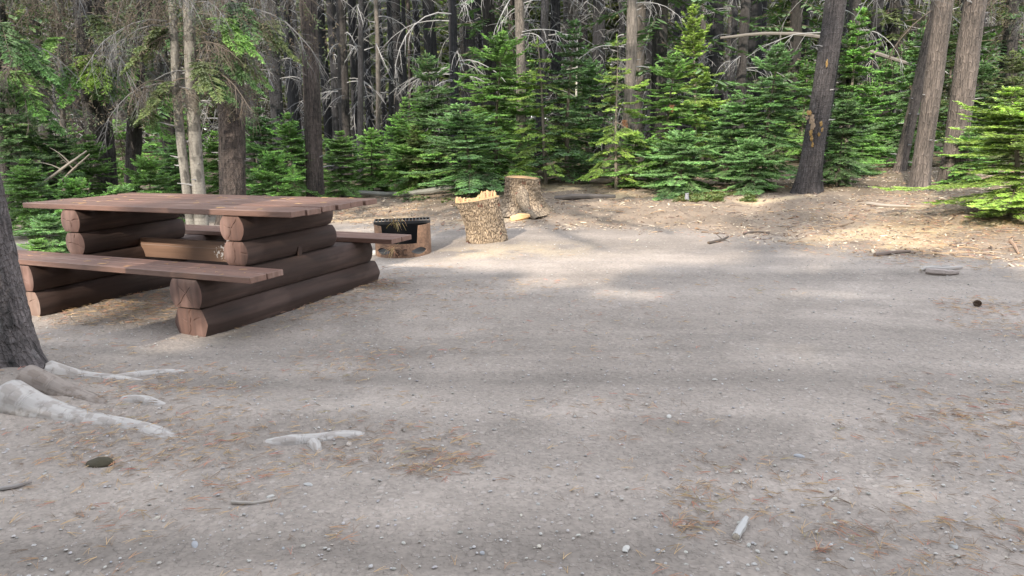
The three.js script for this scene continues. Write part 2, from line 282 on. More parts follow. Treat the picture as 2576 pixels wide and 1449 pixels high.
PITCH_N = .05; WIDE_N = .018;
const FARSAP = { // the same young firs with coarser needles, for those far behind
  tall: makeSapling(3.1, .95, { n: 6, whorl: .17, branch: { step: .075 } }), mid: makeSapling(2.3, .85, { n: 6, whorl: .15, branch: { step: .07 } }), small: makeSapling(1.3, .62, { n: 6, whorl: .12, branch: { step: .065 } }),
  bush: makeSapling(.95, .72, { n: 6, whorl: .1, pow: .55, from: .06, branch: { step: .065 } }), slim: makeSapling(2.6, .6, { n: 6, whorl: .17, branch: { step: .07 } }),
};
PITCH_N = .023; WIDE_N = .0088;
function makeCrown(h, hw, o = {}) { // crown of a grown conifer: bigger, coarser sprays
  const fol = new TB(), wood = new TB();
  for (let y = h * .02; y < h; y += o.gap ?? .33) {
    const t = y / h, n = o.n ?? 5, a0 = R(0, 6);
    for (let k = 0; k < n; k++) {
      const y0 = y; const yj = y + R(-.5, .5) * (o.gap ?? .33) * 1.6, L = hw * Math.pow(1 - t, .75) * R(.6, 1.15) + .15, az = a0 + k * 6.283 / n + R(-.4, .4), hd = V(Math.cos(az), 0, Math.sin(az)), sd = V(-hd.z, 0, hd.x), e = lerp(-.35, .4, t);
      const e2 = e + R(-.35, .3), tip = V(hd.x * L, yj + Math.sin(e2) * L, hd.z * L); wood.tube([V(0, yj, 0), tip], [.018, .004], 3, [.1, .08, .06]);
      for (let s = .15; s < 1; s += .13 / Math.max(.6, L) * (o.sparse ?? 1)) for (const side of [-1, 1, 0]) {
        const q = V(0, yj, 0).lerp(tip, s), l = R(.14, .34) * (1.1 - .5 * s), d = hd.clone().multiplyScalar(.6).addScaledVector(sd, side * .8).normalize(); d.y += R(-.5, .05);
        const w = l * .2, c = R(.6, 1.25), nrm = V(0, 0, 0).crossVectors(d, V(0, 1, 0)).normalize();
        const A = q.clone().addScaledVector(nrm, w * .4), B = q.clone().addScaledVector(nrm, -w * .4), m = q.clone().addScaledVector(d, l * .55), C = m.clone().addScaledVector(nrm, w), D = m.clone().addScaledVector(nrm, -w), E = q.clone().addScaledVector(d, l);
        m.y -= .02; fol.tri(A, C, m, [c, c, c]); fol.tri(B, m, D, [c * .9, c, c]); fol.tri(A, m, B, [c, c, c]); fol.tri(C, E, m, [c * 1.2, c * 1.2, c]); fol.tri(m, E, D, [c * 1.1, c * 1.1, c]);
      }
    }
  }
  return { foliage: fol.geo(), wood: wood.geo(), h, hw };
}
const CROWN = [makeCrown(9, 1.5), makeCrown(9, 1.9, { gap: .4 }), makeCrown(10, 1.3, { gap: .36, sparse: 1.3 })];

// ------------------------------------------------------------------ dead branches
const silver = k => [.29 * k, .285 * k, .285 * k], brown = k => [.1 * k, .08 * k, .062 * k];
function curl(o, dir, len, bend, n, wig = .12) { const pts = [o.clone()], d = dir.clone().normalize(), p = o.clone(); for (let i = 0; i < n; i++) { d.addScaledVector(bend, 1 / n); d.x += R(-wig, wig); d.y += R(-wig, wig); d.z += R(-wig, wig); d.normalize(); p.addScaledVector(d, len / n); pts.push(p.clone()); } return pts; }
function taper(pts, a, b) { return pts.map((_, i) => lerp(a, b, i / (pts.length - 1))); }
function deadBranch(L, col, twigs, r0, droop, hair = 0) { // grows along +x, for a trunk at the origin
  const tb = new TB(), pts = curl(V(0, 0, 0), V(1, .25, 0), L, V(0, -droop, R(-.3, .3)), 7); tb.tube(pts, taper(pts, r0, r0 * .25), 5, col(R(.8, 1.1)));
  for (let k = 0; k < twigs; k++) {
    const i = 1 + Math.floor(rnd() * 5.9), q = pts[i], tl = L * R(.2, .55) * (1 - i / 10), d = pts[Math.min(7, i + 1)].clone().sub(q).normalize(); d.z += R(-1.1, 1.1); d.y += R(-.9, .4);
    const t = curl(q, d, tl, V(R(-.4, .4), -droop * R(.3, 1.3), R(-.5, .5)), 5); tb.tube(t, taper(t, r0 * .45, r0 * .14), 3, col(R(.75, 1.15)));
    for (let m = 0; m < hair; m++) { const j = 1 + Math.floor(rnd() * 4), t2 = curl(t[j], V(R(-.6, .8), R(-1.2, .1), R(-.8, .8)), R(.12, .34), V(0, -R(.3, 1), 0), 3); tb.tube(t2, taper(t2, r0 * .2, r0 * .08), 3, col(R(.6, 1.2))); }
  }
  return tb.geo();
}
const SILVER = [], BROWN = [], STUB = [];
for (let k = 0; k < 8; k++) SILVER.push(deadBranch(R(.9, 1.5), silver, 6, .0105, R(.9, 2), 1));
for (let k = 0; k < 8; k++) BROWN.push(deadBranch(R(.9, 1.6), k % 2 ? brown : q => silver(q * .42), 9, .011, R(1.1, 2), 6));
for (let k = 0; k < 4; k++) STUB.push(deadBranch(R(.1, .22), silver, 1, .012, R(-.2, 1)));
// brown needles hanging on dead boughs
function shag(n) { const tb = new TB(); for (let k = 0; k < n; k++) { const o = V(R(.05, 1.1), R(-.5, .1) , R(-.35, .35)), d = V(R(-.4, .6), R(-1.2, -.2), R(-.5, .5)).normalize(); const c = R(.6, 1.3); const keep = needles.length; for (let m = 0; m < 6; m++) { const q = o.clone().addScaledVector(d, m * .03), s = V(R(-1, 1), R(-.8, .2), R(-1, 1)).normalize(); tb.tri(q, q.clone().addScaledVector(d, .016), q.clone().addScaledVector(d, .02).addScaledVector(s, R(.03, .06)), k % 3 ? [c * .085, c * R(.06, .08), c * .045] : [c * .06, c * .09, c * .04]); } } return tb.geo(); }
const SHAG = [shag(70), shag(70), shag(90)];
// a live bough that hangs low, for the few green sprays among the dead ones
const BOUGH = []; for (let k = 0; k < 3; k++) { const f = new TB(), w = new TB(); firBranch(f, w, V(0, 0, 0), 0, -.1, R(.8, 1.1), { droop: .6, tipUp: -.5, step: .04, bare: .25 }); firBranch(f, w, V(.2, -.03, 0), .5, -.4, .6, { droop: .5, tipUp: -.4, step: .04 }); BOUGH.push([f.geo(), w.geo()]); }

// ------------------------------------------------------------------ trunks
function trunkGeo(pts, radii, around, perM, amp, s, flare = 0) { // bark-rough tapered trunk on a bent axis, uv in metres
  const curve = new THREE.CatmullRomCurve3(pts), len = curve.getLength(), n = Math.max(4, Math.min(160, Math.round(len * perM)));
  return sheet(around, n, (a, b) => {
    const p = curve.getPointAt(b), f = b * (radii.length - 1), i = Math.min(radii.length - 2, Math.floor(f)), y = b * len; let r = lerp(radii[i], radii[i + 1], f - i);
    const th = a * Math.PI * 2, ca = Math.cos(th), sa = Math.sin(th), low = Math.exp(-y / .18) * flare;
    r *= 1 + low * (.55 + .5 * Math.sin(th * 4 + s) * Math.sin(th * 2 + s * 3));
    const w = vn(a * 16, y * 4, s, 16) - .5; r += amp * (2.2 * (fbm(a * 28, y * 5, s + 3, 2, 28) - .5) + w) + r * .1 * (vn(a * 3, y * 1.3, s + 8, 3) - .5);
    return { p: V(p.x + ca * r, p.y, p.z + sa * r), uv: [a * Math.round(Math.PI * 2 * radii[0] / .62 + .5) * .62, y] };
  }, true);
}
const OUTER = [];
/* one tree of the wood edge: two picture points of its trunk at a depth give its line; o: w picture width, bark, silver / brown / stub counts, crown */
function tree(name, label, category, a, b, depth, o) {
  const A = onPlane(a[0], a[1], -depth), B = onPlane(b[0], b[1], -depth), d = B.clone().sub(A).normalize();
  const dist = Math.hypot(A.x, depth), r0 = o.w / 2 * depth / F * Math.cos(Math.atan2(A.x, depth)) * .96, H = o.H ?? 15;
  let base = A.clone(); for (let k = 0; k < 5; k++) base.addScaledVector(d, (ground(base.x, base.z) - .06 - base.y) / d.y);
  const g = thing(name, label, category, base, o.group), pts = [], radii = [], bend = o.bend ?? .05;
  for (let k = 0; k <= 6; k++) { const t = k / 6; pts.push(d.clone().multiplyScalar(t * H).add(V(bend * Math.sin(t * 9 + a[0]), 0, bend * Math.cos(t * 7 + a[0])).multiplyScalar(t > 0 ? 1 : 0))); radii.push(r0 * (1 - .72 * t)); }
  part('trunk', trunkGeo(pts, radii, o.around ?? 20, o.perM ?? 5, (o.amp ?? .05) * r0, a[0], o.flare ?? .5), o.bark ?? M.barkDark, g);
  const put = (name, geo, m, y, az, sc, roll = 0) => { const t = clamp(y / H, 0, 1), r = r0 * (1 - .72 * t) * .9, p = d.clone().multiplyScalar(y), q = part(name, geo, m, g, p.add(V(Math.cos(az) * r, 0, -Math.sin(az) * r)), [0, az, 0]); q.scale.setScalar(sc); q.rotateX(roll); return q; };
  const lo = o.lo ?? 2, hi = o.hi ?? 6;
  for (let k = 0; k < (o.silver ?? 0); k++) put('dead_branch', pick(SILVER), M.dead, R(lo, hi), R(0, 6.28), R(.7, 1.2) * (o.bs ?? 1), R(-.5, .5));
  for (let k = 0; k < (o.brown ?? 0); k++) { const y = R(lo, hi), az = R(0, 6.28), sc = R(.7, 1.25) * (o.bs ?? 1), q = put('dead_branch', pick(BROWN), M.dead, y, az, sc, R(-.4, .4)); if (rnd() < (o.shag ?? 0)) { const s = part('dead_needles', pick(SHAG), M.dead, q); } }
  for (let k = 0; k < (o.stub ?? 0); k++) put('branch_stub', pick(STUB), M.dead, R(.3, o.stubHi ?? 4), R(0, 6.28), R(.7, 1.3), R(-1, 1));
  for (const [y, az, sc, m] of o.boughs ?? []) { const k = Math.floor(rnd() * 3), q = put('green_bough', BOUGH[k][0], m ?? GREEN.bright, y, az, sc); part('twig', BOUGH[k][1], M.dead, q); }
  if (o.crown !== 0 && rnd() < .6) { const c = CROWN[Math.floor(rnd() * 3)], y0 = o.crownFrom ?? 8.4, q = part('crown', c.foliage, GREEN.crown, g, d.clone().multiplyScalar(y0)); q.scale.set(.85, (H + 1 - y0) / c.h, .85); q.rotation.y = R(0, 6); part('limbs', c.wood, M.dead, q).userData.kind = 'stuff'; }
  return g;
}
const W = 'tree trunk';
// left side, dark and shaggy
tree('pine_tree', 'dark flaky double trunk, its thicker left stem, behind the table at left', 'tree', [247, 420], [205, 0], 12, { w: 56, brown: 26, lo: 2.2, hi: 4.4, shag: .5, bark: M.barkDark, amp: .14, around: 28, perM: 9, stub: 6, boughs: [[2.45, -.9, 1.1, GREEN.yellow], [2.3, -1.5, 1, GREEN.bright], [2.2, -.4, .9, GREEN.bright], [2.7, -2.2, 1, GREEN.green], [3, -.6, 1, GREEN.olive], [2.35, -1.15, .9, GREEN.yellow]] });
tree('pine_tree', 'thinner dark flaky trunk close against the right of the thick shaggy one', 'tree', [281, 430], [258, 60], 12.2, { w: 32, brown: 12, lo: 2, hi: 4.2, shag: .4, amp: .12, around: 20, perM: 8, boughs: [[2.2, -1.2, .9, GREEN.green]] });
tree('pine_tree', 'dark trunk with a heavy side limb near the top left corner', 'tree', [108, 310], [78, 0], 15, { w: 38, brown: 15, lo: 2.4, hi: 5.4, shag: .3, bark: M.barkDark, amp: .1 });
tree('pine_tree', 'crooked dark trunk half hidden by drooping twigs, right of the double trunk', 'tree', [338, 400], [350, 200], 13, { w: 44, brown: 16, lo: 2, hi: 4.6, shag: .5, bend: .14, amp: .12, boughs: [[1.9, -1, 1, GREEN.olive], [2.2, -2, 1, GREEN.green], [2.1, -.3, 1, GREEN.green], [2.5, -1.5, 1, GREEN.green], [1.7, -.6, .8, GREEN.green]] });
tree('dead_fir', 'pale slim trunk with blotchy bark, left of the pale pair behind the table', 'tree', [476, 505], [440, 150], 9.3, { w: 27, bark: M.barkPale, brown: 20, lo: 1.75, hi: 3.3, shag: .5, bs: .8, amp: .05, stub: 10, bend: .06, H: 9, crown: 0, stubHi: 1.7 });
tree('dead_fir', 'pale thicker trunk with peeling patches, right of the pale pair behind the table', 'tree', [506, 505], [482, 0], 9.3, { w: 37, bark: M.barkPale, brown: 20, lo: 1.9, hi: 3.4, shag: .5, bs: .8, amp: .05, stub: 14, stubHi: 2, H: 10, crown: 0, boughs: [[1.95, -.4, .7, GREEN.dark], [2.2, .2, .8, GREEN.dark], [2.1, -.9, .8, GREEN.olive], [1.9, -2.4, .8, GREEN.olive], [2.6, -.1, 1, GREEN.green], [2.4, .6, .9, GREEN.olive], [2.5, -2.8, .9, GREEN.olive]] });
tree('pine_tree', 'very thick dark brown trunk standing behind the picnic table', 'tree', [584, 480], [568, 0], 10.6, { w: 74, bark: M.barkBrown, brown: 15, lo: 2.2, hi: 3.6, shag: .4, amp: .08, around: 40, perM: 12, stub: 10, boughs: [[2.3, -1.4, .7, GREEN.dark], [2.15, -.3, .6, GREEN.green], [2.8, -2.4, .9, GREEN.dark], [2.9, -.9, .9, GREEN.dark], [2.7, .1, .9, GREEN.olive]] });
tree('pine_tree', 'black trunk bare below, seen between the thick brown one and the straight grey brown one', 'tree', [702, 330], [681, 0], 17, { w: 37, bark: M.barkBlue, silver: 16, brown: 4, lo: 2, hi: 5, stub: 12, shag: .2, boughs: [[3.4, -1.2, 1, GREEN.olive]] });
tree('pine_tree', 'straight grey brown trunk rising just behind the right half of the table', 'tree', [794, 490], [777, 0], 12.2, { w: 48, bark: M.barkBrown, amp: .03, around: 36, perM: 10, stub: 3, silver: 2, lo: 3, hi: 4, bend: .02 });
// the slim ones in the middle
for (const [x, y, xt, z, w, bark, sv, l] of [
  [842, 290, 826, 20, 24, 'barkBlue', 10, 'dark bluish trunk with one long hooked twig, first right of the straight grey brown one'],
  [870, 300, 862, 19, 31, 'barkDark', 14, 'broader dark trunk standing right beside the bluish one with the hooked twig'],
  [907, 370, 912, 16.5, 17, 'barkBlue', 8, 'thin blue black trunk, bare down to the green young firs'],
  [950, 430, 947, 18.5, 13.5, 'barkGrey', 8, 'very thin trunk with sunny grey patches, rooted by the fallen pole'],
  [981, 320, 978, 19.5, 15, 'barkBlue', 12, 'very thin trunk with one bright sun patch halfway up'],
  [1020, 250, 1018, 20, 13, 'barkBlue', 14, 'very thin black trunk left of the cluster of white bare twigs'],
  [1032, 240, 1030, 23, 13, 'barkBrown', 12, 'very thin brown trunk half hidden behind the thin black one'],
  [1146, 200, 1143, 16.5, 25, 'barkBlue', 26, 'black trunk with big silvery bare boughs on both sides'],
  [1308, 240, 1304, 15, 27, 'barkGrey', 14, 'sunlit greyish trunk above the young firs, behind the stump'],
  [1362, 220, 1370, 16, 25, 'barkBlue', 18, 'dark trunk right of the sunlit greyish one, with pale hanging twigs'],
  [1577, 300, 1583, 13.5, 31, 'barkGrey', 14, 'scaly trunk behind the yellowish young fir, with a pale hooked branch'],
  [1701, 110, 1704, 20, 20, 'barkBlue', 6, 'dark trunk left of the pointed sunlit young fir'],
  [1835, 230, 1846, 18, 17, 'barkBlue', 12, 'thin dark trunk left of the twin pair above the blue green firs'],
  [1859, 230, 1870, 16.8, 29, 'barkDark', 14, 'broader dark trunk, right one of the close pair above the blue green firs'],
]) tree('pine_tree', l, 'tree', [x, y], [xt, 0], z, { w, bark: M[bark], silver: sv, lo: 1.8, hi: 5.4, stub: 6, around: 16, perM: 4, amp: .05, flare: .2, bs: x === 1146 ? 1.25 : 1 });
// right side, leaning
const tB = at(2030, 481), tC = at(2310, 477);
const torn = tree('pine_tree', 'leaning dark blue grey trunk with a torn bark wound, right of the stump', 'tree', [2030, 481], [2094, 0], -tB.z, { w: 61, bark: M.barkTorn, amp: .05, around: 44, perM: 14, stub: 9, silver: 2, lo: 3.2, hi: 4, flare: .7 });
{ // torn bark and bare wood on the trunk, with yellow resin
  const bare = mat(rgb(.2, .15, .105), .9), resin = mat(rgb(.24, .15, .05), .6);
  [[2035, 284, 26, .5, resin], [2030, 296, 16, .7, bare], [2042, 300, 24, 1.1, bare], [2044, 318, 20, 1.3, bare], [2040, 334, 15, 1.2, resin], [2042, 348, 12, 1.4, resin], [2066, 312, 12, 1.2, resin], [2068, 326, 10, 1.2, resin], [2060, 338, 11, .9, resin], [2044, 364, 9, 1.6, resin], [2080, 160, 8, 2.4, resin]].forEach(([x, y, w, k, m], i) => {
    const rr = w / 2 * -tB.z / F, p = onPlane(x, y, tB.z + .148).sub(torn.position), q = part(m === bare ? 'bare_wood' : 'resin_patch', new THREE.IcosahedronGeometry(1, 3), m, torn, p); const a = q.geometry.attributes.position; for (let n = 0; n < a.count; n++) { const X = a.getX(n), Y = a.getY(n), Z = a.getZ(n), f = .5 + 1.1 * vn(X * 4.5 + i * 5, Y * 4.5 + Z, 90 + i); a.setXYZ(n, X * f, Y * f, Z * f); } q.geometry.computeVertexNormals(); q.scale.set(rr * .5, rr * k * .8, .014);
  });
}
tree('pine_tree', 'thin dark trunk hidden close behind the wounded leaning one', 'tree', [2086, 240], [2112, 0], 13.5, { w: 16, bark: M.barkDark, silver: 5, stub: 5 });
tree('pine_tree', 'black leaning trunk just right of the wounded one', 'tree', [2131, 330], [2150, 0], 14.5, { w: 36, bark: M.barkDark, amp: .07, around: 24, perM: 8, silver: 6, stub: 8, lo: 2.4, hi: 4.4 });
tree('pine_tree', 'slimmer leaning trunk with short snags, left of the two big sunlit ones', 'tree', [2273, 380], [2340, 60], 13.2, { w: 33, bark: M.barkRight, stub: 16, around: 24, perM: 8, silver: 4, lo: 2.6, hi: 4 });
tree('pine_tree', 'big leaning grey brown trunk banded with sun, left of the palest trunk', 'tree', [2311, 470], [2368, 0], -tC.z, { w: 53, bark: M.barkRight, amp: .05, around: 40, perM: 14, stub: 8, stubHi: 2.4, brown: 3, lo: 2.5, hi: 3.2, flare: .7 });
tree('pine_tree', 'palest sunlit leaning trunk, behind the bright young fir at right', 'tree', [2402, 390], [2460, 0], -tC.z + .6, { w: 66, bark: M.barkRight, amp: .05, around: 40, perM: 14, stub: 8, brown: 4, lo: 2.3, hi: 3.4, flare: .5 });
// darker depth at the right edge and left edge
tree('pine_tree', 'dark twiggy trunk in deep shade at the right edge of the view', 'tree', [2540, 300], [2556, 0], 14.5, { w: 30, brown: 22, lo: 1.2, hi: 4.5, shag: .5 });
tree('pine_tree', 'shaggy dark trunk at the far left edge above the near trunk', 'tree', [10, 350], [-12, 0], 11, { w: 34, brown: 25, lo: 1.2, hi: 3.8, shag: .5, boughs: [[2.6, -.3, 1, GREEN.blue], [2.2, -.6, 1.1, GREEN.green], [1.9, -.2, 1, GREEN.blue], [1.5, -.4, 1, GREEN.green], [2.8, -.9, 1, GREEN.dark], [2.4, .2, 1, GREEN.dark]] });
tree('pine_tree', 'thin grey trunk with curled pale twigs, left of the thick shaggy trunk', 'tree', [152, 280], [140, 0], 13, { w: 18, bark: M.barkGrey, brown: 15, lo: 1, hi: 4, shag: .2 });

// ------------------------------------------------------------------ depth of the wood: slim trunks behind
const FARTWIG = []; for (let k = 0; k < 4; k++) { const tb = new TB(); for (let n = 0; n < 46; n++) { const az = R(0, 6.28), o = V(0, R(.6, 8.5), 0), t = curl(o, V(Math.cos(az), R(-.2, .5), Math.sin(az)), R(.5, 1.3), V(0, -R(.6, 1.8), 0), 5, .16); tb.tube(t, taper(t, .011, .004), 3, (n % 5 ? silver : brown)(R(.6, 1.1))); for (let m = 0; m < 3; m++) { const t2 = curl(t[1 + m], V(R(-1, 1), R(-1, .3), R(-1, 1)), R(.2, .5), V(0, -.8, 0), 3); tb.tube(t2, taper(t2, .007, .003), 3, silver(R(.5, 1))); } } FARTWIG.push(tb.geo()); }
const farTrunk = trunkGeo([V(0, 0, 0), V(.04, 5, .03), V(0, 10, 0), V(.05, 15, 0)], [.5, .43, .34, .2], 10, 1.2, .02, 5);
{
  const placed = [[610, 24], [640, 21], [735, 20], [752, 26], [818, 22], [852, 27], [888, 21], [925, 24], [962, 27], [995, 22], [1052, 24], [1090, 20.5], [1185, 22], [1215, 26], [1262, 21], [1400, 21], [1430, 25], [1505, 21], [1640, 22], [1662, 26], [1730, 22], [1790, 23], [1810, 20], [1905, 20], [2010, 21], [2190, 19], [2245, 22]].map(([px, d]) => [onPlane(px, 200, -d).x, -d]), fixed = placed.length; let tries = 0;
  while (placed.length < 135 && tries++ < 6000) { const z = -R(19, 46), x = R(-.72, .72) * -z * 1.02; if (!placed.some(p => Math.hypot(p[0] - x, p[1] - z) < 1.1)) placed.push([x, z]); }
  for (const [n, [x, z]] of placed.entries()) {
    const g = thing('slim_trunk', 'slim dark trunk standing deep in the shaded wood behind the young firs', 'tree', V(x, ground(x, z) - .05, z), 'slim trunks deep in the wood'), w = n < fixed ? R(.2, .36) : R(.16, .34);
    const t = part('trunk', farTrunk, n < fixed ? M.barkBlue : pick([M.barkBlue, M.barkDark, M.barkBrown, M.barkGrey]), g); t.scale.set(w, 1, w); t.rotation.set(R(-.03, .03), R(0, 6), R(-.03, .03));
    part('dead_twigs', pick(FARTWIG), M.dead, g, null, [0, R(0, 6), 0]);
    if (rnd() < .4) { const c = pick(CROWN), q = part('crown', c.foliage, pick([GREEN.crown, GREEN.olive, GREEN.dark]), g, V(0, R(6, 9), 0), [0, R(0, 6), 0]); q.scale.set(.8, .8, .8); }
  }
}
function instanced(geo, m, list, colors) { const o = new THREE.InstancedMesh(geo, m, list.length); list.forEach((q, i) => { o.setMatrixAt(i, q); if (colors) o.setColorAt(i, colors[i]); }); o.instanceMatrix.needsUpdate = true; return o; }
const mtx = (p, e, s) => new THREE.Matrix4().compose(p, new THREE.Quaternion().setFromEuler(new THREE.Euler(...e)), s.isVector3 ? s : V(s, s, s));
{
  const a = [], b = [], c = [];
  for (let k = 0; k < 260; k++) { const z = -R(44, 78), x = R(-.78, .78) * -z; a.push(mtx(V(x, ground(x, z) - .1, z), [0, R(0, 6), 0], V(R(.2, .36), 1.1, R(.2, .36)))); }
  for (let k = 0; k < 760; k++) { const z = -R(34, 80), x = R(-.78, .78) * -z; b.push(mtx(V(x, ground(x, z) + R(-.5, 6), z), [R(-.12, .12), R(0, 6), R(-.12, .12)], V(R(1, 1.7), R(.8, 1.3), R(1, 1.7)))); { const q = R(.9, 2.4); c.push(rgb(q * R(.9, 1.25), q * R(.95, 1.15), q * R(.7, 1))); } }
  const e = []; for (let k = 0; k < 190; k++) { const z = -R(19, 46), x = R(-.75, .75) * -z; e.push(mtx(V(x, ground(x, z) + R(-1, 1), z), [R(-.1, .1), R(0, 6), R(-.1, .1)], R(.8, 1.3))); }
  stuff('bare_thicket', instanced(FARTWIG[1], M.deadDim, e), 'grey haze of bare dead twigs between the trunks', 'dead twigs');
  stuff('distant_trunks', instanced(farTrunk, M.barkGrey, a), 'hazy mass of distant trunks far inside the wood', 'forest');
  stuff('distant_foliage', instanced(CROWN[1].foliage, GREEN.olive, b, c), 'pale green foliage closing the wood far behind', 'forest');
}

// ------------------------------------------------------------------ young firs
/* [px of the stem, py of the top, depth or [px, py] base, half width in px, kind, tint, label] */
const FIRS = [
  [1187, 262, [1187, 490], 128, 'mid', 'blue', 'dark green young fir with drooping boughs left of the stump'],
  [1240, 75, 13.2, 118, 'tall', 'green', 'tall young fir behind the drooping one, left of the stump'],
  [1375, 95, [1372, 462], 118, 'open', 'yellow', 'sunlit yellow green young fir with bare lower stem behind the stump'],
  [1478, 150, 13.4, 80, 'slim', 'blue', 'blue green young fir behind the white dead sapling'],
  [1553, 90, 12, 98, 'open', 'yellow', 'yellow tipped young fir with some rusty twigs, right of the white dead sapling'],
  [1600, 330, [1596, 470], 90, 'small', 'green', 'low bushy young fir at the foot of the yellow tipped one'],
  [1677, 128, 12.4, 104, 'tall', 'green', 'broad young fir with an orange dead twig, left of the pointed sunlit one'],
  [1712, 335, [1716, 482], 118, 'bush', 'blue', 'wide low blue green young fir above the small grey stake'],
  [1756, 12, 13.8, 76, 'slim', 'yellow', 'pointed sunlit young fir reaching highest in the middle right'],
  [1838, 240, 11.6, 90, 'mid', 'blue', 'dense blue green young fir between the pointed one and the wounded trunk'],
  [1935, 105, 11.2, 108, 'tall', 'blue', 'tall blue green young fir left against the wounded leaning trunk'],
  [1890, 355, [1888, 484], 88, 'bush', 'blue', 'low blue green young fir spreading before the tall one at the wounded trunk'],
  [2113, 235, [2105, 468], 92, 'mid', 'dark', 'dark green young fir right of the foot of the wounded trunk'],
  [2195, 200, 15, 76, 'mid', 'bright', 'light green young fir far back between the leaning trunks'],
  [2175, 330, 12.4, 72, 'small', 'bright', 'small light green young fir before the slimmer leaning trunk'],
  [2534, 222, [2548, 548], 195, 'mid', 'yellow', 'bright yellow green young fir at the right edge'],
  [2440, 330, 10.4, 74, 'small', 'bright', 'bluish tipped young fir before the palest leaning trunk'],
  [1090, 130, 13.4, 92, 'tall', 'dark', 'tall dark green young fir below the black trunk with silvery boughs'],
  [1012, 300, 14, 78, 'mid', 'green', 'young fir at the left of the tall dark one, right of the thin trunks'],
  [1060, 330, [1062, 486], 96, 'bush', 'green', 'low young fir above the right end of the fallen pole'],
  [930, 325, 14.5, 66, 'small', 'green', 'small young fir at the foot of the thin trunks'],
  [856, 330, [862, 500], 84, 'mid', 'green', 'young fir right of the straight grey brown trunk'],
  [664, 272, 12.6, 88, 'mid', 'blue', 'bushy young fir right of the thick dark brown trunk'],
  [728, 285, 12.2, 74, 'mid', 'bright', 'bright young fir left of the straight grey brown trunk'],
  [690, 390, 11.2, 90, 'bush', 'bright', 'low bright young fir above the table between two trunks'],
  [545, 330, 12.4, 66, 'mid', 'green', 'young fir between the pale pair and the thick dark brown trunk'],
  [425, 350, 11.6, 90, 'mid', 'blue', 'young fir left of the pale pair'],
  [370, 400, 10.6, 92, 'bush', 'green', 'low young fir above the table, right of the double trunk'],
  [300, 470, 9.6, 80, 'bush', 'blue', 'low blue green young fir just above the table top'],
  [210, 340, 11.4, 76, 'mid', 'green', 'young fir left of the thick shaggy trunk'],
  [120, 320, 10.8, 104, 'mid', 'dark', 'dark young fir left of the leaning dead sticks'],
  [50, 400, 9.6, 84, 'mid', 'green', 'young fir beside the near trunk at the left edge'],
  [185, 452, 9.4, 88, 'bush', 'bright', 'low young fir over the left end of the table top'],
  [115, 540, 8.4, 80, 'bush', 'blue', 'low fir seen below the left end of the table top'],
  [92, 600, 7.6, 56, 'bush', 'green', 'small fir seen between the table top and the near bench'],
  [30, 190, 10.5, 90, 'tall', 'dark', 'tall shaded fir in the top left corner'],
  [600, 300, 15, 80, 'tall', 'bright', 'light green fir far behind the thick dark brown trunk'],
  [470, 250, 15, 74, 'tall', 'green', 'shaded fir far behind the pale pair'],
  [1430, 240, 14.6, 76, 'tall', 'green', 'young fir far behind the white dead sapling'],
  [1320, 170, 15, 80, 'tall', 'green', 'young fir far behind the stump'],
  [1780, 190, 15.2, 74, 'tall', 'green', 'young fir far behind the pointed sunlit one'],
  [2030, 150, 16, 90, 'tall', 'green', 'young fir far behind the wounded trunk'],
  [2240, 280, 17, 84, 'mid', 'bright', 'yellowish fir in the sun far behind the leaning trunks'],
  [2480, 150, 13.6, 90, 'tall', 'dark', 'dark fir behind the palest leaning trunk'],
  [2570, 120, 13, 80, 'tall', 'olive', 'dull olive fir in the top right corner'],
  [780, 335, 16.5, 84, 'mid', 'bright', 'light green fir far behind the straight grey brown trunk'],
  [940, 330, 18, 74, 'mid', 'bright', 'yellowish fir far behind the thin trunks'],
];
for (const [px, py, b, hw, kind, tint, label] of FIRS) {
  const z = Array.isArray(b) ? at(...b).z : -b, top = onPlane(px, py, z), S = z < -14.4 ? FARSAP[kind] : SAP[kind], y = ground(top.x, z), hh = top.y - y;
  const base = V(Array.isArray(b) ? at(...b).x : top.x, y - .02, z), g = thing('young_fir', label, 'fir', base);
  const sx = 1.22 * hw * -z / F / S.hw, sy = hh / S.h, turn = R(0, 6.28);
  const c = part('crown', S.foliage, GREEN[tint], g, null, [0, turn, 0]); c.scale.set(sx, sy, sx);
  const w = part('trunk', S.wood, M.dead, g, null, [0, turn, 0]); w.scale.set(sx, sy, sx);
  for (const [x, yy, sc] of { 1553: [[1566, 300, .2]], 1677: [[1690, 262, .2]] }[px] ?? []) { const p = onPlane(x, yy, z + .25).sub(base), q = part('rusty_spray', BOUGH[0][0], M.rusty, g, p, [0, R(-1.8, -1.2), 0]); q.scale.setScalar(sc); }
}

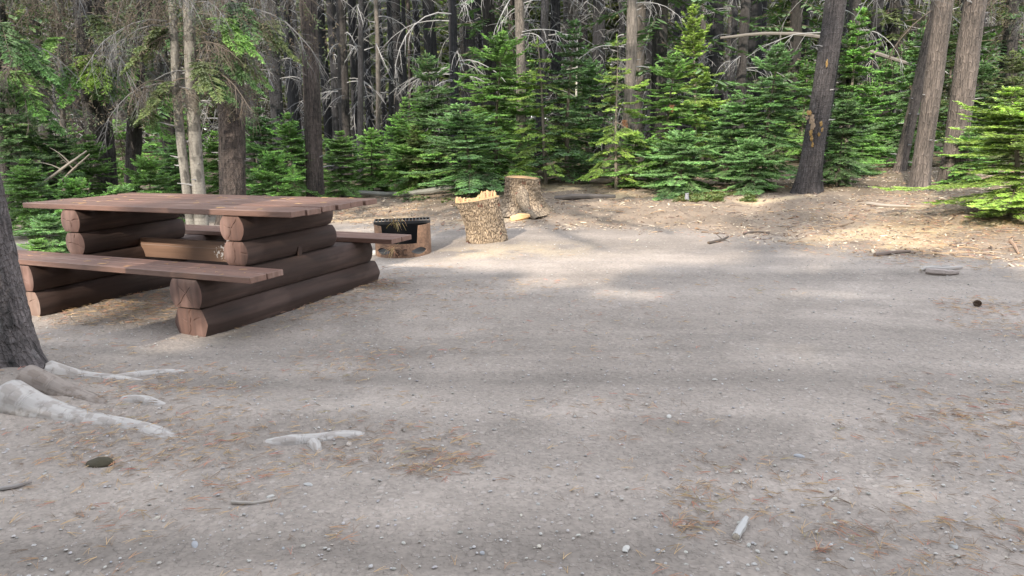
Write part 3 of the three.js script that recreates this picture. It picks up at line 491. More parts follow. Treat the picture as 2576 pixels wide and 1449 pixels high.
for (let k = 0, tries = 0; k < 46 && tries < 900; tries++) {
  const z = -R(12.8, 21), px = R(-40, 2616), p = onPlane(px, 400, z), left = px < 860; if (px > 560 && px < 1000 && z > -15) continue;
  const S = FARSAP[pick(left ? ['mid', 'bush', 'small', 'mid'] : ['mid', 'tall', 'slim', 'small', 'mid'])], m = pick(['green', 'dark', 'blue', 'bright', 'green', 'olive']), g = thing('young_fir', 'young fir crowding the shade behind the front row of firs', 'fir', V(p.x, ground(p.x, z) - .02, z), 'young firs crowding behind the front row');
  const sc = px < 1080 ? R(.5, .75) : R(.7, 1.05), sx = sc * R(1, 1.35), turn = R(0, 6.28); for (const [n, q, mm] of [['crown', S.foliage, GREEN[m]], ['trunk', S.wood, M.dead]]) part(n, q, mm, g, null, [0, turn, 0]).scale.set(sx, sc, sx); k++;
}
for (const [px, z, y0, w, l] of [[1655, 15, 1.6, 1.0, 'dark drooping fir whose heavy boughs hang behind the scaly trunk'], [1235, 18, 2.2, .8, 'dark fir crown hanging above the tall young fir left of the sunlit greyish trunk'], [2520, 15.5, .6, 1.1, 'dark fir filling the top right corner behind the palest trunk'], [30, 13.5, 1.3, 1, 'dark fir crown filling the top left corner'], [1990, 18, 1.8, .9, 'dark fir crown behind the gap left of the wounded trunk'], [420, 16, 1.8, .9, 'shaded fir crown behind the pale pair'], [2230, 19, 1, .9, 'olive fir crown in the gap between the leaning trunks']]) {
  const p = onPlane(px, 300, -z), g = thing('shaded_fir', l, 'fir', V(p.x, ground(p.x, -z) - .05, -z)), t = part('trunk', farTrunk, M.barkDark, g); t.scale.set(.3, .8, .3);
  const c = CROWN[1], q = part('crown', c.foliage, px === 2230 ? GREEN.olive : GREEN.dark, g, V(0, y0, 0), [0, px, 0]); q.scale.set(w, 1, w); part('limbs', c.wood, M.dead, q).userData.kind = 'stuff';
}

// ------------------------------------------------------------------ white dead sapling, fallen poles, sticks
function pole(name, label, category, pts, radii, col, o = {}) {
  const base = pts[0].clone(), curve = new THREE.CatmullRomCurve3(pts.map(p => p.clone().sub(base))), g = thing(name, label, category, base, o.group);
  const q = curve.getPoints(o.n ?? 14), tb = new TB(), rr = q.map((_, i) => { const f = i / (q.length - 1) * (radii.length - 1), k = Math.min(radii.length - 2, Math.floor(f)); return lerp(radii[k], radii[k + 1], f - k) * R(.92, 1.08); });
  const s = o.sides ?? 7; for (let i = 0; i < q.length; i++) q[i].add(V(R(-1, 1), R(-1, 1), R(-1, 1)).multiplyScalar(rr[i] * .12));
  tb.tube(q, rr, s, col); for (const [e, k] of [[0, 0], [q.length - 1, 1]]) { const t = q[e].clone().sub(q[e ? e - 1 : 1]).normalize(); tb.tube([q[e], q[e].clone().addScaledVector(t, rr[e] * .15)], [rr[e], .001], s, [col[0] * 1.25, col[1] * 1.15, col[2]]); }
  part(o.part ?? 'stem', tb.geo(), o.m ?? M.dead, g);
  for (const [t, len, dx, dy, dz] of o.twigs ?? []) { const p = curve.getPoint(t), tw = new TB(), c = curl(V(0, 0, 0), V(dx, dy, dz), len, V(0, -.5, 0), 5); tw.tube(c, taper(c, radii[0] * .35 + .002, .002), 4, col); part('twig', tw.geo(), M.dead, g, p); }
  return g;
}
{
  const z = at(1446, 440).z, p = y => onPlane(1446 + (440 - y) * .012 + (y > 250 ? -2 : 2), y, z);
  pole('dead_sapling', 'slim white dead sapling standing among the sunlit young firs', 'dead tree', [onPlane(1445, 452, z), p(330), p(200), p(85)], [.026, .022, .016, .008], [.5, .46, .4], { twigs: [[.3, .3, .8, .4, .2], [.55, .34, -.7, .5, .3], [.6, .3, .8, .3, 0], [.75, .4, -.9, .1, .2], [.8, .3, .6, .7, .1], [.2, .25, -.8, .5, .2], [.95, .25, .3, 1, 0], [.9, .3, -.6, .6, .2]] });
}
pole('fallen_tree', 'curved pale fallen trunk hung between the leaning trunks at upper right', 'fallen tree', [onPlane(1812, 95, -15.6), onPlane(1940, 84, -15.6), onPlane(2060, 92, -15.4), onPlane(2170, 124, -15.2), onPlane(2305, 166, -15)], [.024, .034, .038, .038, .034], [.15, .135, .12], { n: 24, twigs: [[.3, .3, 0, -1, .2], [.6, .25, .2, -1, .2]] });
{ const a = at(800, 500), b = at(1000, 496), c = at(1150, 487); for (const p of [a, b, c]) p.y += .05; a.y += .02; c.y += .06; pole('fallen_pole', 'grey bare fallen pole lying behind the table end', 'fallen tree', [a, a.clone().lerp(b, .5).add(V(0, .03, 0)), b, c], [.03, .038, .042, .042], [.2, .2, .18], { n: 24 }); }
{ const a = at(1165, 478), b = at(1272, 474); a.y += .1; b.y += .1; pole('fallen_log', 'dark charred fallen log behind the stump, under the drooping fir', 'fallen tree', [a, a.clone().lerp(b, .5), b], [.08, .085, .085], [.05, .05, .055], { sides: 9 }); }
{ const a = at(1462, 462), b = at(1640, 468); a.y += .06; b.y += .05; pole('fallen_log', 'pale fallen log lying under the yellow tipped young fir', 'fallen tree', [a, a.clone().lerp(b, .5), b], [.035, .045, .035], [.2, .165, .14], { sides: 9 }); }
{ const a = at(1395, 500), b = at(1548, 497); a.y += .01; b.y += .015; pole('dark_root', 'dark low root lying on the bank right of the stump', 'root', [a, a.clone().lerp(b, .4).add(V(0, .02, .05)), b], [.03, .045, .03], [.08, .07, .065], { sides: 8 }); }
pole('dead_stick', 'upper one of two pale dead sticks leaning left of the double trunk', 'stick', [onPlane(112, 458, -9.8), onPlane(165, 418, -9.8), onPlane(218, 380, -9.9)], [.018, .016, .01], [.22, .19, .16], { twigs: [[.4, .3, -.6, .5, .1], [.6, .3, -.4, .6, 0]] });
pole('dead_stick', 'lower one of two pale dead sticks leaning left of the double trunk', 'stick', [onPlane(150, 460, -10), onPlane(185, 425, -10), onPlane(226, 388, -10.1)], [.015, .013, .009], [.19, .16, .13], { twigs: [[.5, .25, -.5, .6, .1]] });

// ------------------------------------------------------------------ picnic table
let TABLE;
{
  const yaw = THREE.MathUtils.degToRad(25.31), base = V(-1.3535, ground(-1.6, -5.2) , -4.8496);
  const U = V(Math.sin(yaw), 0, -Math.cos(yaw)), Vv = V(Math.cos(yaw), 0, Math.sin(yaw));
  const g = thing('picnic_table', 'brown picnic table of stacked logs with plank top and two plank benches', 'picnic table', V(base.x, 0, base.z));
  g.rotation.y = -yaw; // local x = along the planks (to the right), local -z = along the logs (to the back)
  const boxUV = (geo, along) => { const p = geo.attributes.position, n = geo.attributes.normal, uv = geo.attributes.uv, o = R(0, 5); for (let i = 0; i < p.count; i++) { const a = p.getX(i), b = Math.abs(n.getY(i)) > .5 ? p.getZ(i) : Math.abs(n.getZ(i)) > .5 ? p.getY(i) : p.getZ(i), c = Math.abs(n.getX(i)) > .6 ? p.getY(i) * 3 : a; uv.setXY(i, b + o, c + o); } return geo; };
  const board = (name, u, v0, v1, yTop, width, th, m = M.plank) => { const len = v1 - v0, b = part(name, boxUV(new RoundedBoxGeometry(len, th, width, 2, .005)), m, g, V((v0 + v1) / 2, yTop - th / 2, -(u + width / 2))); b.rotation.set(R(-.006, .006), R(-.002, .002), R(-.0015, .0015)); return b; };
  const pw = .1534, va = -2.5625;
  [[0, 0], [.004, 0], [0, -.02], [.01, .05], [.003, .05], [.014, .06]].forEach(([r, l], i) => board('tabletop_plank', i * pw, va + l + R(-.015, .015) * (i > 0), r, .76 + (i ? R(-.003, .003) : 0), pw - .015, .038));
  [[-.4065, .0149], [-.4065 + pw, .0089]].forEach(([u, r]) => board('bench_plank', u, -2.55, r, .4229, pw - .016, .038));
  [[1.1527, -.0479], [1.1527 + pw, -.053]].forEach(([u, r]) => board('bench_plank', u, -2.55, r, .4229, pw - .016, .038));
  // logs: flat where they bear on one another
  const logs = [[.1437, 0, .197, -.3877, 1.45], [.1378, .197, .3849, -.4049, 1.375], [.1065, .385, .552, .0326, .966], [.1064, .552, .722, .0178, .941]];
  for (const [si, v] of [[0, -2.0723], [1, -.5143]]) logs.forEach(([r, lo, hi, u0, u1], li) => {
    const cy = (lo + hi) / 2, hh = (hi - lo) / 2 - .0015, L = u1 - u0, s = si * 10 + li;
    const prof = (th, t) => { const rr = r * (1 + .05 * (vn(th / 6.283 * 5, t * 2, s, 5) - .5) + .03 * (vn(th / 6.283 * 12, t * 6, s + 3, 12) - .5)); let y = Math.sin(th) * rr * 1.02, x = Math.cos(th) * rr; y = clamp(y, -hh, hh); if (li === 0 && si === 1) { const k = .118 / (Math.abs(x) * .82 + Math.abs(y) * .5 + 1e-6); if (k < 1) x *= lerp(1, k, .55); } return [x, y]; };
    const geo = sheet(56, 26, (a, b) => { const th = a * 6.28319, t = b, e = Math.min(t, 1 - t) * L, k = e < .004 ? .955 : 1, [x, y] = prof(th, t); return { p: V(x * k, y * k, -(u0 + L * t)), uv: [a * .95, L * t + s * .3] }; }, true);
    const lg = part('log', geo, M.log, g, V(v, cy, 0));
    // end grain, with real drying cracks
    const cracks = [[[1.55, .05, .95, .007], [.5, .3, .75, .004], [2.7, .2, .6, .004], [4.6, .1, .9, .006]], [[.75, .02, .5, .005], [2.3, .02, .55, .004], [4.1, .02, .9, .006], [5.3, .1, .6, .005]], [[1.7, 0, .98, .006], [4.6, 0, .95, .005], [.1, .5, 1, .006]], [[.9, .05, .8, .004], [2.9, .05, .6, .004], [4.4, .2, .9, .005]]][li];
    for (const end of [0, 1]) {
      const z0 = end ? -u1 : -u0, eg = sheet(150, 16, (a, b) => { const th = a * 6.28319 * (end ? 1 : 1), [x, y] = prof(th, end), k = .955 * b; let d = .004 * (1 - Math.pow(b, 6)); for (const [ca, r0, r1, w] of cracks) { let da = Math.abs(th + .07 * Math.sin(b * 9 + ca * 3) - ca - s * .7 * (si ? 0 : 1)) % 6.28319; da = Math.min(da, 6.28319 - da); if (b > r0 && b < r1) d -= .01 * Math.max(0, 1 - da * b * r / (w * .55)); } return { p: V(x * k, y * k, z0 + (end ? -d : d)), uv: [x * k * 1.2 + .4 + s * .2, y * k * 1.2 + s * .37] }; });
      if (!end) { const ix = eg.index.array; for (let i = 0; i < ix.length; i += 3) { const t = ix[i]; ix[i] = ix[i + 1]; ix[i + 1] = t; } eg.computeVertexNormals(); }
      part('end_grain', eg, si === 0 && li === 0 ? M.logEndWorn : M.logEnd, lg);
    }
  });
  // stretcher board with a scuffed white patch, let through both stacks
  const scuff = tex(512, 128, (u, v) => { const X = u * 2.1, Y = v * .15, d = Math.hypot((X - 1.3) * .9, (Y - .08) * 1.6), n = fbm(X * 70, Y * 90, 905, 3), k = .85 + .4 * (fbm(X * 3, Y * 60, 903, 3) - .5), w = d < .11 && n > .5 + d * 2.2 ? 1 : 0; const line = Math.abs(Y - .095 - .006 * vn(X * 4, 0, 9)) < .0012 ? .25 : 0; return [lerp(.21 * k, .62, Math.max(w, line)), lerp(.125 * k, .6, Math.max(w, line)), lerp(.085 * k, .6, Math.max(w, line)), .5 * k]; }, 1, 1);
  const sb = new RoundedBoxGeometry(1.66, .15, .042, 2, .004); { const p = sb.attributes.position, uv = sb.attributes.uv; for (let i = 0; i < p.count; i++) uv.setXY(i, (p.getX(i) + .83) / 1.76, (p.getY(i) + .075) / .15); }
  part('stretcher_board', sb, matT(scuff, .002, .65), g, V(-1.365, .374, -.536)); part('board_tenon', boxUV(new RoundedBoxGeometry(.13, .148, .04, 2, .004)), M.log, g, V(-.47, .374, -.536));
  g.position.y = base.y - .01; g.updateMatrixWorld(true); TABLE = g.matrixWorld;
}

// ------------------------------------------------------------------ fire ring
{
  const c = at(1009, 646); c.z -= .2; c.y = ground(c.x, c.z) - .015; const r = .283, H = .325, low = .15, th = .009;
  const g = thing('fire_ring', 'rusty steel campfire ring with black grate and raised letters BC', 'fire ring', c), face = Math.atan2(-c.x, -c.z); g.rotation.y = face - .02;
  const topAt = a => { const l = -.81, rr = .57, w = .045; const k = Math.min(1, Math.max(sstep(l + w, l - w, a), sstep(rr - w, rr + w, a))); return lerp(low, H, k); };
  const eyes = [[-.8, .1], [.64, .1]], hole = a => { for (const [m, w] of eyes) { const t = (a - m) / (w / r); if (Math.abs(t) < 1) { const k = .036 * (1 - t * t); return [.072 - k * .9, .072 + k]; } } return null; };
  const tri = [], P = (a, y, rr) => V(Math.sin(a) * rr, y, Math.cos(a) * rr), n = 320, tb = new TB(), col = [1, 1, 1], quad = (A, B, C, D) => { tb.tri(A, B, C, col); tb.tri(A, C, D, col); };
  for (let i = 0; i < n; i++) {
    const a0 = -Math.PI + i / n * 6.28319, a1 = -Math.PI + (i + 1) / n * 6.28319, h0 = hole(a0), h1 = hole(a1), t0 = topAt(a0), t1 = topAt(a1);
    const spans = h0 || h1 ? [[0, 0, (h0 || [.072])[0], (h1 || [.072])[0]], [(h0 || [0, .072])[1], (h1 || [0, .072])[1], t0, t1]] : [[0, 0, t0, t1]];
    for (const [b0, b1, u0, u1] of spans) { quad(P(a0, b0, r), P(a1, b1, r), P(a1, u1, r), P(a0, u0, r)); quad(P(a0, b0, r - th), P(a0, u0, r - th), P(a1, u1, r - th), P(a1, b1, r - th)); quad(P(a0, u0, r), P(a1, u1, r), P(a1, u1, r - th), P(a0, u0, r - th)); if (b0 || b1) quad(P(a0, b0, r), P(a0, b0, r - th), P(a1, b1, r - th), P(a1, b1, r)); }
  }
  const geo = tb.geo(), p = geo.attributes.position, uv = []; for (let i = 0; i < p.count; i++) uv.push(Math.atan2(p.getX(i), p.getZ(i)) * r, p.getY(i)); geo.setAttribute('uv', new THREE.Float32BufferAttribute(uv, 2));
  part('ring_wall', geo, M.rust, g);
  // sooty lining inside the back half
  part('soot_lining', new THREE.CylinderGeometry(r - th - .003, r - th - .003, .29, 60, 1, true, 2.0, 2.5), new THREE.MeshStandardMaterial({ color: rgb(.01, .01, .011), roughness: .8, side: THREE.DoubleSide }), g, V(0, .16, 0), [0, -.1, 0]);
  part('ash_bed', new THREE.CylinderGeometry(r - .02, r - .02, .03, 40), mat(rgb(.09, .085, .08), 1), g, V(0, .035, 0));
  const gr = new THREE.Group(); gr.name = 'grate'; g.add(gr); gr.position.set(0, H + .012, .0); gr.rotation.x = .02;
  const W2 = .285, D = .25; part('grate_rail', new RoundedBoxGeometry(W2 * 2, .028, .012, 1, .002), M.iron, gr, V(0, 0, .03)); part('grate_rail', new RoundedBoxGeometry(W2 * 2, .022, .012, 1, .002), M.iron, gr, V(0, 0, .03 - D));
  for (let k = 0; k <= 16; k++) part('grate_bar', new THREE.BoxGeometry(.01, .018, D - .013), M.bar, gr, V(lerp(-W2 + .005, W2 - .005, k / 16), .001, .03 - D / 2));
  const font = await new FontLoader().loadAsync('fonts/droid/droid_sans_bold.typeface.json');
  'BC'.split('').forEach((ch, i) => { const t = new TextGeometry(ch, { font, size: .066, depth: .012, curveSegments: 8, bevelEnabled: true, bevelSize: .001, bevelThickness: .001, bevelSegments: 1 }); t.center(); const a = -.18 + i * .24; part('raised_letter', t, M.rustDark, g, V(Math.sin(a) * (r + .004), .07, Math.cos(a) * (r + .003)), [0, a, 0]); });
  // tufts of dry grass caught on it
  for (const [x, y, z, n, s, lab] of [[-.05, H + .03, .03, 36, .1, 'tuft of dry grass and needles lying on the black grate'], [-.1, .11, r + .008, 22, .035, 'tuft of dry grass stuck on the ring beside the raised letters']]) {
    const t = new TB(); for (let k = 0; k < n; k++) { const q = curl(V(R(-s, s) * .5, R(-.02, .02), R(-.01, .01)), V(R(-1, 1), R(-1, .6), R(-.2, .5)), R(.04, .11), V(0, -1.2, 0), 4, .25); t.tube(q, taper(q, .0016, .0008), 3, [.55 * R(.7, 1.1), .4 * R(.7, 1.1), .2 * R(.6, 1.1)]); }
    const o = V(x, y, z).applyEuler(g.rotation).add(c); solo('dry_grass_tuft', t.geo(), M.dead, lab, 'dry grass', o).rotation.y = g.rotation.y;
  }
  const st = new THREE.IcosahedronGeometry(.045, 2); { const q = st.attributes.position; for (let i = 0; i < q.count; i++) q.setY(i, q.getY(i) * .7); } solo('pale_stone', st, mat(rgb(.6, .58, .54), .9), 'pale stone lying against the left foot of the fire ring', 'stone', at(944, 640).add(V(0, .015, 0)));
}

// ------------------------------------------------------------------ cut round and stump
function barkSide(rad, yTop, s, around, n, amp) { // rad(th, t) radius, yTop(th) top height
  return sheet(around, n, (a, b) => { const th = a * 6.28319, t = b, H = yTop(th), y = H * t; let r = rad(th, t); const w = 2 * fbm(a * 14, y * 10, s, 3, 14), [e] = cell(a * 50 + w, y * 14 + w, s + 2, 50, 1000); r += amp * (sstep(0, .28, e) - .6) + amp * .8 * (fbm(a * 40, y * 26, s + 5, 2, 40) - .5); return { p: V(Math.cos(th) * r, y, Math.sin(th) * r), uv: [a * 1.8, y] }; }, true);
}
{
  const c = at(1222, 612); c.z -= .2; c.y = ground(c.x, c.z) - .01;
  const g = thing('log_round', 'upright cut log round with a splintered broken top', 'log', c);
  const lean = .0, rad = (th, t) => (.222 + .012 * Math.sin(th * 3 + 1)) * (1 - .06 * Math.sin(t * 3.1) + .05 * (t > .7 ? (t - .7) * 3 * Math.max(0, -Math.cos(th)) : 0)), yTop = th => .455 + .03 * Math.cos(th) + .0 * Math.sin(th);
  const side = barkSide(rad, yTop, 40, 150, 70, .012); { const p = side.attributes.position; for (let i = 0; i < p.count; i++) { const y = p.getY(i), k = y / .46; p.setX(i, p.getX(i) - .075 * Math.sin(k * 1.7) * k + .03 * k * k * (p.getX(i) < -.05 ? -1 : 0)); } side.computeVertexNormals(); }
  part('bark', side, M.barkPlate, g);
  const sh = x => x - .075 * Math.sin(1.7), cap = sheet(70, 10, (a, b) => { const th = a * 6.28319, r = (rad(th, 1) - .006) * b, x = Math.cos(th) * r; return { p: V(x - .072, yTop(th) * b + .455 * (1 - b) - .004 + .006 * fbm(x * 40, th * 3, 4), Math.sin(th) * r), uv: [.5 + x * 1.9, .5 + Math.sin(th) * r * 1.9] }; });
  { const ix = cap.index.array; for (let i = 0; i < ix.length; i += 3) { const t = ix[i]; ix[i] = ix[i + 1]; ix[i + 1] = t; } cap.computeVertexNormals(); }
  part('cut_face', cap, M.cut, g);
  // torn hinge wood: thin upright splinters in a crooked wall across the top
  const spl = (x, z, y0, h, w, d, tw) => { const t = new TB(), c2 = R(.75, 1.15), col = [c2, c2 * R(.92, 1.04), c2 * R(.85, 1.05)], B = [[-w, -d], [w, -d], [w, d], [-w, d]].map(([a, b]) => V(x + a * Math.cos(tw) - b * Math.sin(tw), y0, z + a * Math.sin(tw) + b * Math.cos(tw))), T = B.map((q, i) => V(lerp(q.x, x, .45) + R(-.004, .004), y0 + h * (i % 2 ? R(.75, 1) : R(.85, 1.05)), lerp(q.z, z, .45))); for (let i = 0; i < 4; i++) { const k = (i + 1) % 4; t.tri(B[i], T[i], B[k], col); t.tri(B[k], T[i], T[k], col); } t.tri(T[0], T[2], T[1], col); t.tri(T[0], T[3], T[2], col); return t.geo(); };
  const wallA = [], wallB = [];
  for (let k = 0; k < 120; k++) { const t = rnd(), x = lerp(-.06, .165, t) - .05, z = -.05 + R(-.05, .03) - .04 * t; wallA.push(spl(x, z, .43, .035 + .1 * sstep(0, .4, t) * (.8 + .3 * vn(t * 7, 1, 3)) * R(.5, 1) * .8, R(.004, .01), R(.003, .008), R(-.4, .4))); }
  for (let k = 0; k < 110; k++) { const t = rnd(), x = lerp(-.315, -.07, t), z = .02 + R(-.05, .05); wallB.push(spl(x, z, .42, lerp(.07, .025, t) * R(.4, 1.1), R(.004, .012), R(.003, .008), R(-.5, .5))); }
  part('splinter_wall', mergeGeometries(wallA), M.splinter, g); part('splinter_wall', mergeGeometries(wallB), M.splinter, g);
}
{
  const c = at(1316, 536); c.z -= .2; c.y = ground(c.x, c.z) - .03;
  const g = thing('tree_stump', 'sawn tree stump with thick bark and flared root, behind the log round', 'stump', c);
  const s = -c.z / 10.5, rad = (th, t) => s * (.205 + .03 * Math.sin(th * 3) + (.16 + .14 * Math.max(0, Math.sin(th * 2.5 + 2.2))) * Math.exp(-t * 3.6) + .1 * Math.exp(-t * 4) * Math.max(0, Math.cos(th - 1.35)) ** 8 * 2.4), H = .465 * s, yTop = th => H - .016 * Math.cos(th);
  part('bark', barkSide(rad, yTop, 60, 150, 64, .017), M.barkPlate, g);
  const cap = sheet(60, 8, (a, b) => { const th = -a * 6.28319, r = (rad(th, 1) - .004) * b; return { p: V(Math.cos(th) * r, H - .016 * Math.cos(th) * b + .008 + (b > .97 ? -.01 : 0), Math.sin(th) * r), uv: [.5 + Math.cos(th) * r * 1.8, .5 + Math.sin(th) * r * 1.8] }; });
  part('cut_face', cap, M.cut, g);
  const rc = new THREE.CatmullRomCurve3([V(-.03, .3, .1 * s), V(.0, .17, .26 * s), V(.04, .07, .38 * s), V(.1, .02, .5 * s), V(.16, -.03, .6 * s)]); part('root', sheet(30, 30, (a, b) => { const p = rc.getPointAt(b), th = a * 6.28319, t = rc.getTangentAt(b), side = V(0, 1, 0).cross(t).normalize(), up = V(0, 0, 0).crossVectors(t, side), rr = lerp(.11, .03, b) * (1 + .35 * (fbm(a * 9, b * 5, 71, 3, 9) - .5)); return { p: p.addScaledVector(side, Math.cos(th) * rr).addScaledVector(up, Math.sin(th) * rr), uv: [a * .5, b * .6] }; }, true), M.barkRoot, g);
  // sawdust and a pale slab at its foot
  const sl = at(1308, 553), tb = new TB(); tb.tube([V(-.12, .01, .03), V(0, .035, 0), V(.1, .045, -.03), V(.16, .05, -.08)], [.035, .05, .03, .006], 6, [.72, .44, .2]); solo('wood_slab', tb.geo(), M.dead, 'fresh orange wood slab lying at the foot of the stump', 'wood piece', sl);
}

// ------------------------------------------------------------------ near left tree with surface roots
{
  const g = thing('near_pine', 'near dark trunk with spreading grey roots at the left edge', 'tree', V(T1.x, ground(T1.x, T1.z) - .12, T1.z));
  const top = onPlane(-130, 380, T1.z), low = onPlane(-44, 800, T1.z), d = top.clone().sub(low).normalize(), bx = V(T1.x, 0, T1.z);
  const o = low.clone().addScaledVector(d, (.0 - low.y) / d.y).sub(bx);
  const pts = [V(o.x, -.0, 0), V(o.x + d.x * .5, .5, 0), V(o.x + d.x * 1, 1, 0), V(o.x + d.x * 2, 2, .02), V(o.x + d.x * 6, 6, 0), V(o.x + d.x * 14, 14, 0)], radii = [.205, .19, .182, .175, .17, .165, .16, .15, .14, .12, .1, .08, .05];
  const curve = new THREE.CatmullRomCurve3(pts), H = 14, NV = 420;
  const geo = sheet(96, NV, (a, b) => {
    const yy = Math.pow(b, 1.9) * H, p = curve.getPointAt(clamp(yy / H, 0, 1)), th = a * 6.28319, f = yy / H * (radii.length - 1), i = Math.min(radii.length - 2, Math.floor(f)); let r = lerp(radii[i], radii[i + 1], f - i);
    const low = Math.exp(-yy / .16); r *= 1 + low * (.15 + .35 * Math.pow(.5 + .5 * Math.sin(th * 4 + .7), 2)) + .2 * Math.exp(-yy / .06) + Math.exp(-yy / .16) * (.8 * Math.pow(Math.max(0, Math.cos(th - .95)), 6) + .4 * Math.pow(Math.max(0, Math.cos(th - .15)), 8) + .4 * Math.pow(Math.max(0, Math.cos(th - 2)), 6));
    const w = .8 * fbm(a * 9, yy * 5, 91, 2, 9), [e] = cell(a * 34 + w, yy * 9 + w, 92, 34, 1000); r += .006 * (sstep(0, .4, e) - .5) + .012 * (fbm(a * 30, yy * 16, 95, 3, 30) - .5);
    return { p: V(p.x + Math.cos(th) * r, p.y, p.z + Math.sin(th) * r), uv: [a * 1.24, yy] };
  }, true);
  part('trunk', geo, M.barkNear, g);
  const k = CROWN[1], q = part('crown', k.foliage, GREEN.crown, g, V(o.x + d.x * 4, 4.6, 0)); q.scale.set(1.25, 1.15, 1.25); part('limbs', k.wood, M.dead, q).userData.kind = 'stuff';
  const rootM = matT(tex(256, 256, (u, v) => { const dirt = .7 * sstep(.48, .62, fbm(u * 22, v * 16, 961, 4, 22, 16)), f = fbm(u * 34, v * 4, 951, 4, 34, 4), c = fbm(u * 5, v * 40, 955, 3, 5, 40), b = sstep(.55, .7, fbm(u * 5, v * 5, 957, 3, 5, 5)), k2 = .85 + .5 * (f - .5), ck = 1; return [lerp(lerp(.4, .3, b), .27, dirt) * k2 * ck, lerp(lerp(.372, .268, b), .235, dirt) * k2 * ck, lerp(lerp(.35, .24, b), .21, dirt) * k2 * ck, .6 * f + (c > .7 ? -.2 : .2)]; }, .5, .5), .006, .85);
  M.rootDim = rootM.clone(); M.rootDim.color.setRGB(.62, .56, .52);
  const root = (pix, rs, sink = .5, rm = rootM) => {
    const P = pix.map(([x, y], i) => { const p = at(x, y); p.y += rs[i] * (1 - 2 * sink) + (pix[i][2] ?? 0); return p.sub(g.position); }), c = new THREE.CatmullRomCurve3(P), L = c.getLength(), n = Math.round(L / .02);
    const geo = sheet(26, n, (a, b) => { const p = c.getPointAt(b), t = c.getTangentAt(b), side = V(0, 1, 0).cross(t).normalize(), up = V(0, 0, 0).crossVectors(t, side), f = b * (rs.length - 1), i = Math.min(rs.length - 2, Math.floor(f)); let r = lerp(rs[i], rs[i + 1], f - i) * (1 + .3 * (fbm(b * L * 3, a * 3, 81, 2, 1e6, 3) - .5) + .16 * (vn(a * 9, b * L * 2, 83, 9) - .5)); if (b > .97) r *= .4 + .6 * (1 - b) / .03; if (b < .02) r *= .6; const th = a * 6.28319; return { p: p.clone().addScaledVector(side, Math.cos(th) * r * 1.15).addScaledVector(up, Math.sin(th) * r), uv: [a * .3, b * L] }; }, true);
    part('root', geo, rm, g);
  };
  root([[5, 1000, .06], [70, 1018, .03], [150, 1036, .01], [240, 1052], [330, 1068], [410, 1090], [480, 1106, -.03]], [.085, .066, .056, .048, .044, .04, .024], .8);
  root([[660, 1108, -.015], [720, 1107], [790, 1103], [870, 1092], [955, 1085, -.02]], [.026, .036, .034, .03, .016], .76);
  root([[782, 1108], [795, 1122], [800, 1140, -.012]], [.024, .02, .012], .6);
  root([[110, 935, .03], [200, 942], [300, 950, -.005], [390, 958, -.02]], [.05, .032, .028, .02], .7);
  root([[255, 950, -.01], [330, 944], [420, 935], [500, 928, -.02]], [.02, .028, .026, .014], .7);
  root([[60, 960, .06], [180, 985, .01], [250, 1005, -.005], [320, 1030, -.03]], [.062, .045, .034, .024], .8, M.rootDim);
  root([[300, 998, -.012], [350, 1004], [420, 1018, -.01]], [.024, .032, .02], .72);
}

// ------------------------------------------------------------------ trees out of view that shade the clearing
[[-9, 6, 9, 0, 1.25], [-6.9, 9.2, 7.5, 1, 1.1], [-3.6, 7.4, 15, 2, 1.2], [-2, 9, 9, 0, 1.2], [.4, 7, 8.5, 1, 1.3], [2.6, 9.5, 10, 2, 1.3], [5, 7.4, 8.5, 0, 1.3], [7.4, 5, 9, 1, 1.2], [-11, 2, 12, 2, 1.2], [-8.5, -1.5, 11, 0, 1.1], [9.6, 2, 11, 1, 1.1], [-9.4, 11, 15, 1, 1.2], [1.4, 13, 15, 1, 1], [-4.4, 3.4, 6.3, 2, 1.9], [-2.6, 1.6, 4.6, 1, 1.5], [-2.9, 4.4, 6.8, 1, 1.9], [-.9, 3.9, 7, 0, 2], [1.2, 4.4, 7.2, 2, 2.1], [3.4, 4, 6.8, 1, 2], [5.6, 5, 7.4, 0, 1.9]].forEach(([x, z, h, k, s]) => {
  const g = thing('shade_pine', 'tall dense conifer behind the viewer that shades the clearing', 'tree', V(x, ground(x, z) - .05, z), 'conifers around the clearing behind the viewer');
  const t = part('trunk', farTrunk, M.barkDark, g); t.scale.set(.36, h / 15, .36); const c = CROWN[k], q = part('crown', c.foliage, GREEN.crown, g, V(0, .9, 0)); q.scale.set(s, (h - .9) / c.h, s); part('limbs', c.wood, M.dead, q).userData.kind = 'stuff';
});

// ------------------------------------------------------------------ small things on the dirt
function lump(r, sx, sy, sz, s, det = 2) { const g = new THREE.IcosahedronGeometry(r, det), p = g.attributes.position; for (let i = 0; i < p.count; i++) { const x = p.getX(i), y = p.getY(i), z = p.getZ(i), k = 1 + .35 * (vn(x / r * 1.3 + 9, y / r * 1.3 + z / r, s) - .5) + .15 * (vn(x / r * 3 + 4, z / r * 3, s + 4) - .5); p.setXYZ(i, x * k * sx, y * k * sy, z * k * sz); } g.computeVertexNormals(); return g; }
const PEB = [lump(1, 1.2, .5, .9, 1), lump(1, 1, .6, .8, 2), lump(1, 1.5, .5, .8, 3), lump(1, 1, .7, 1, 4)], PM = [[.4, .385, .36], [.33, .325, .315], [.42, .385, .33], [.27, .275, .29], [.38, .33, .29]].map(c => mat(rgb(...c), .85));
const pebble = (px, py, w, label, group, k = 0, m = 0) => { const p = at(px, py), r = w / 2 * -p.z / F * .85, o = solo('pebble', PEB[k % 4], PM[m % 5], label, 'stone', p.add(V(0, r * .2, 0)), group); o.scale.setScalar(r); o.rotation.set(R(-.2, .2), R(0, 6), R(-.2, .2)); return o; };
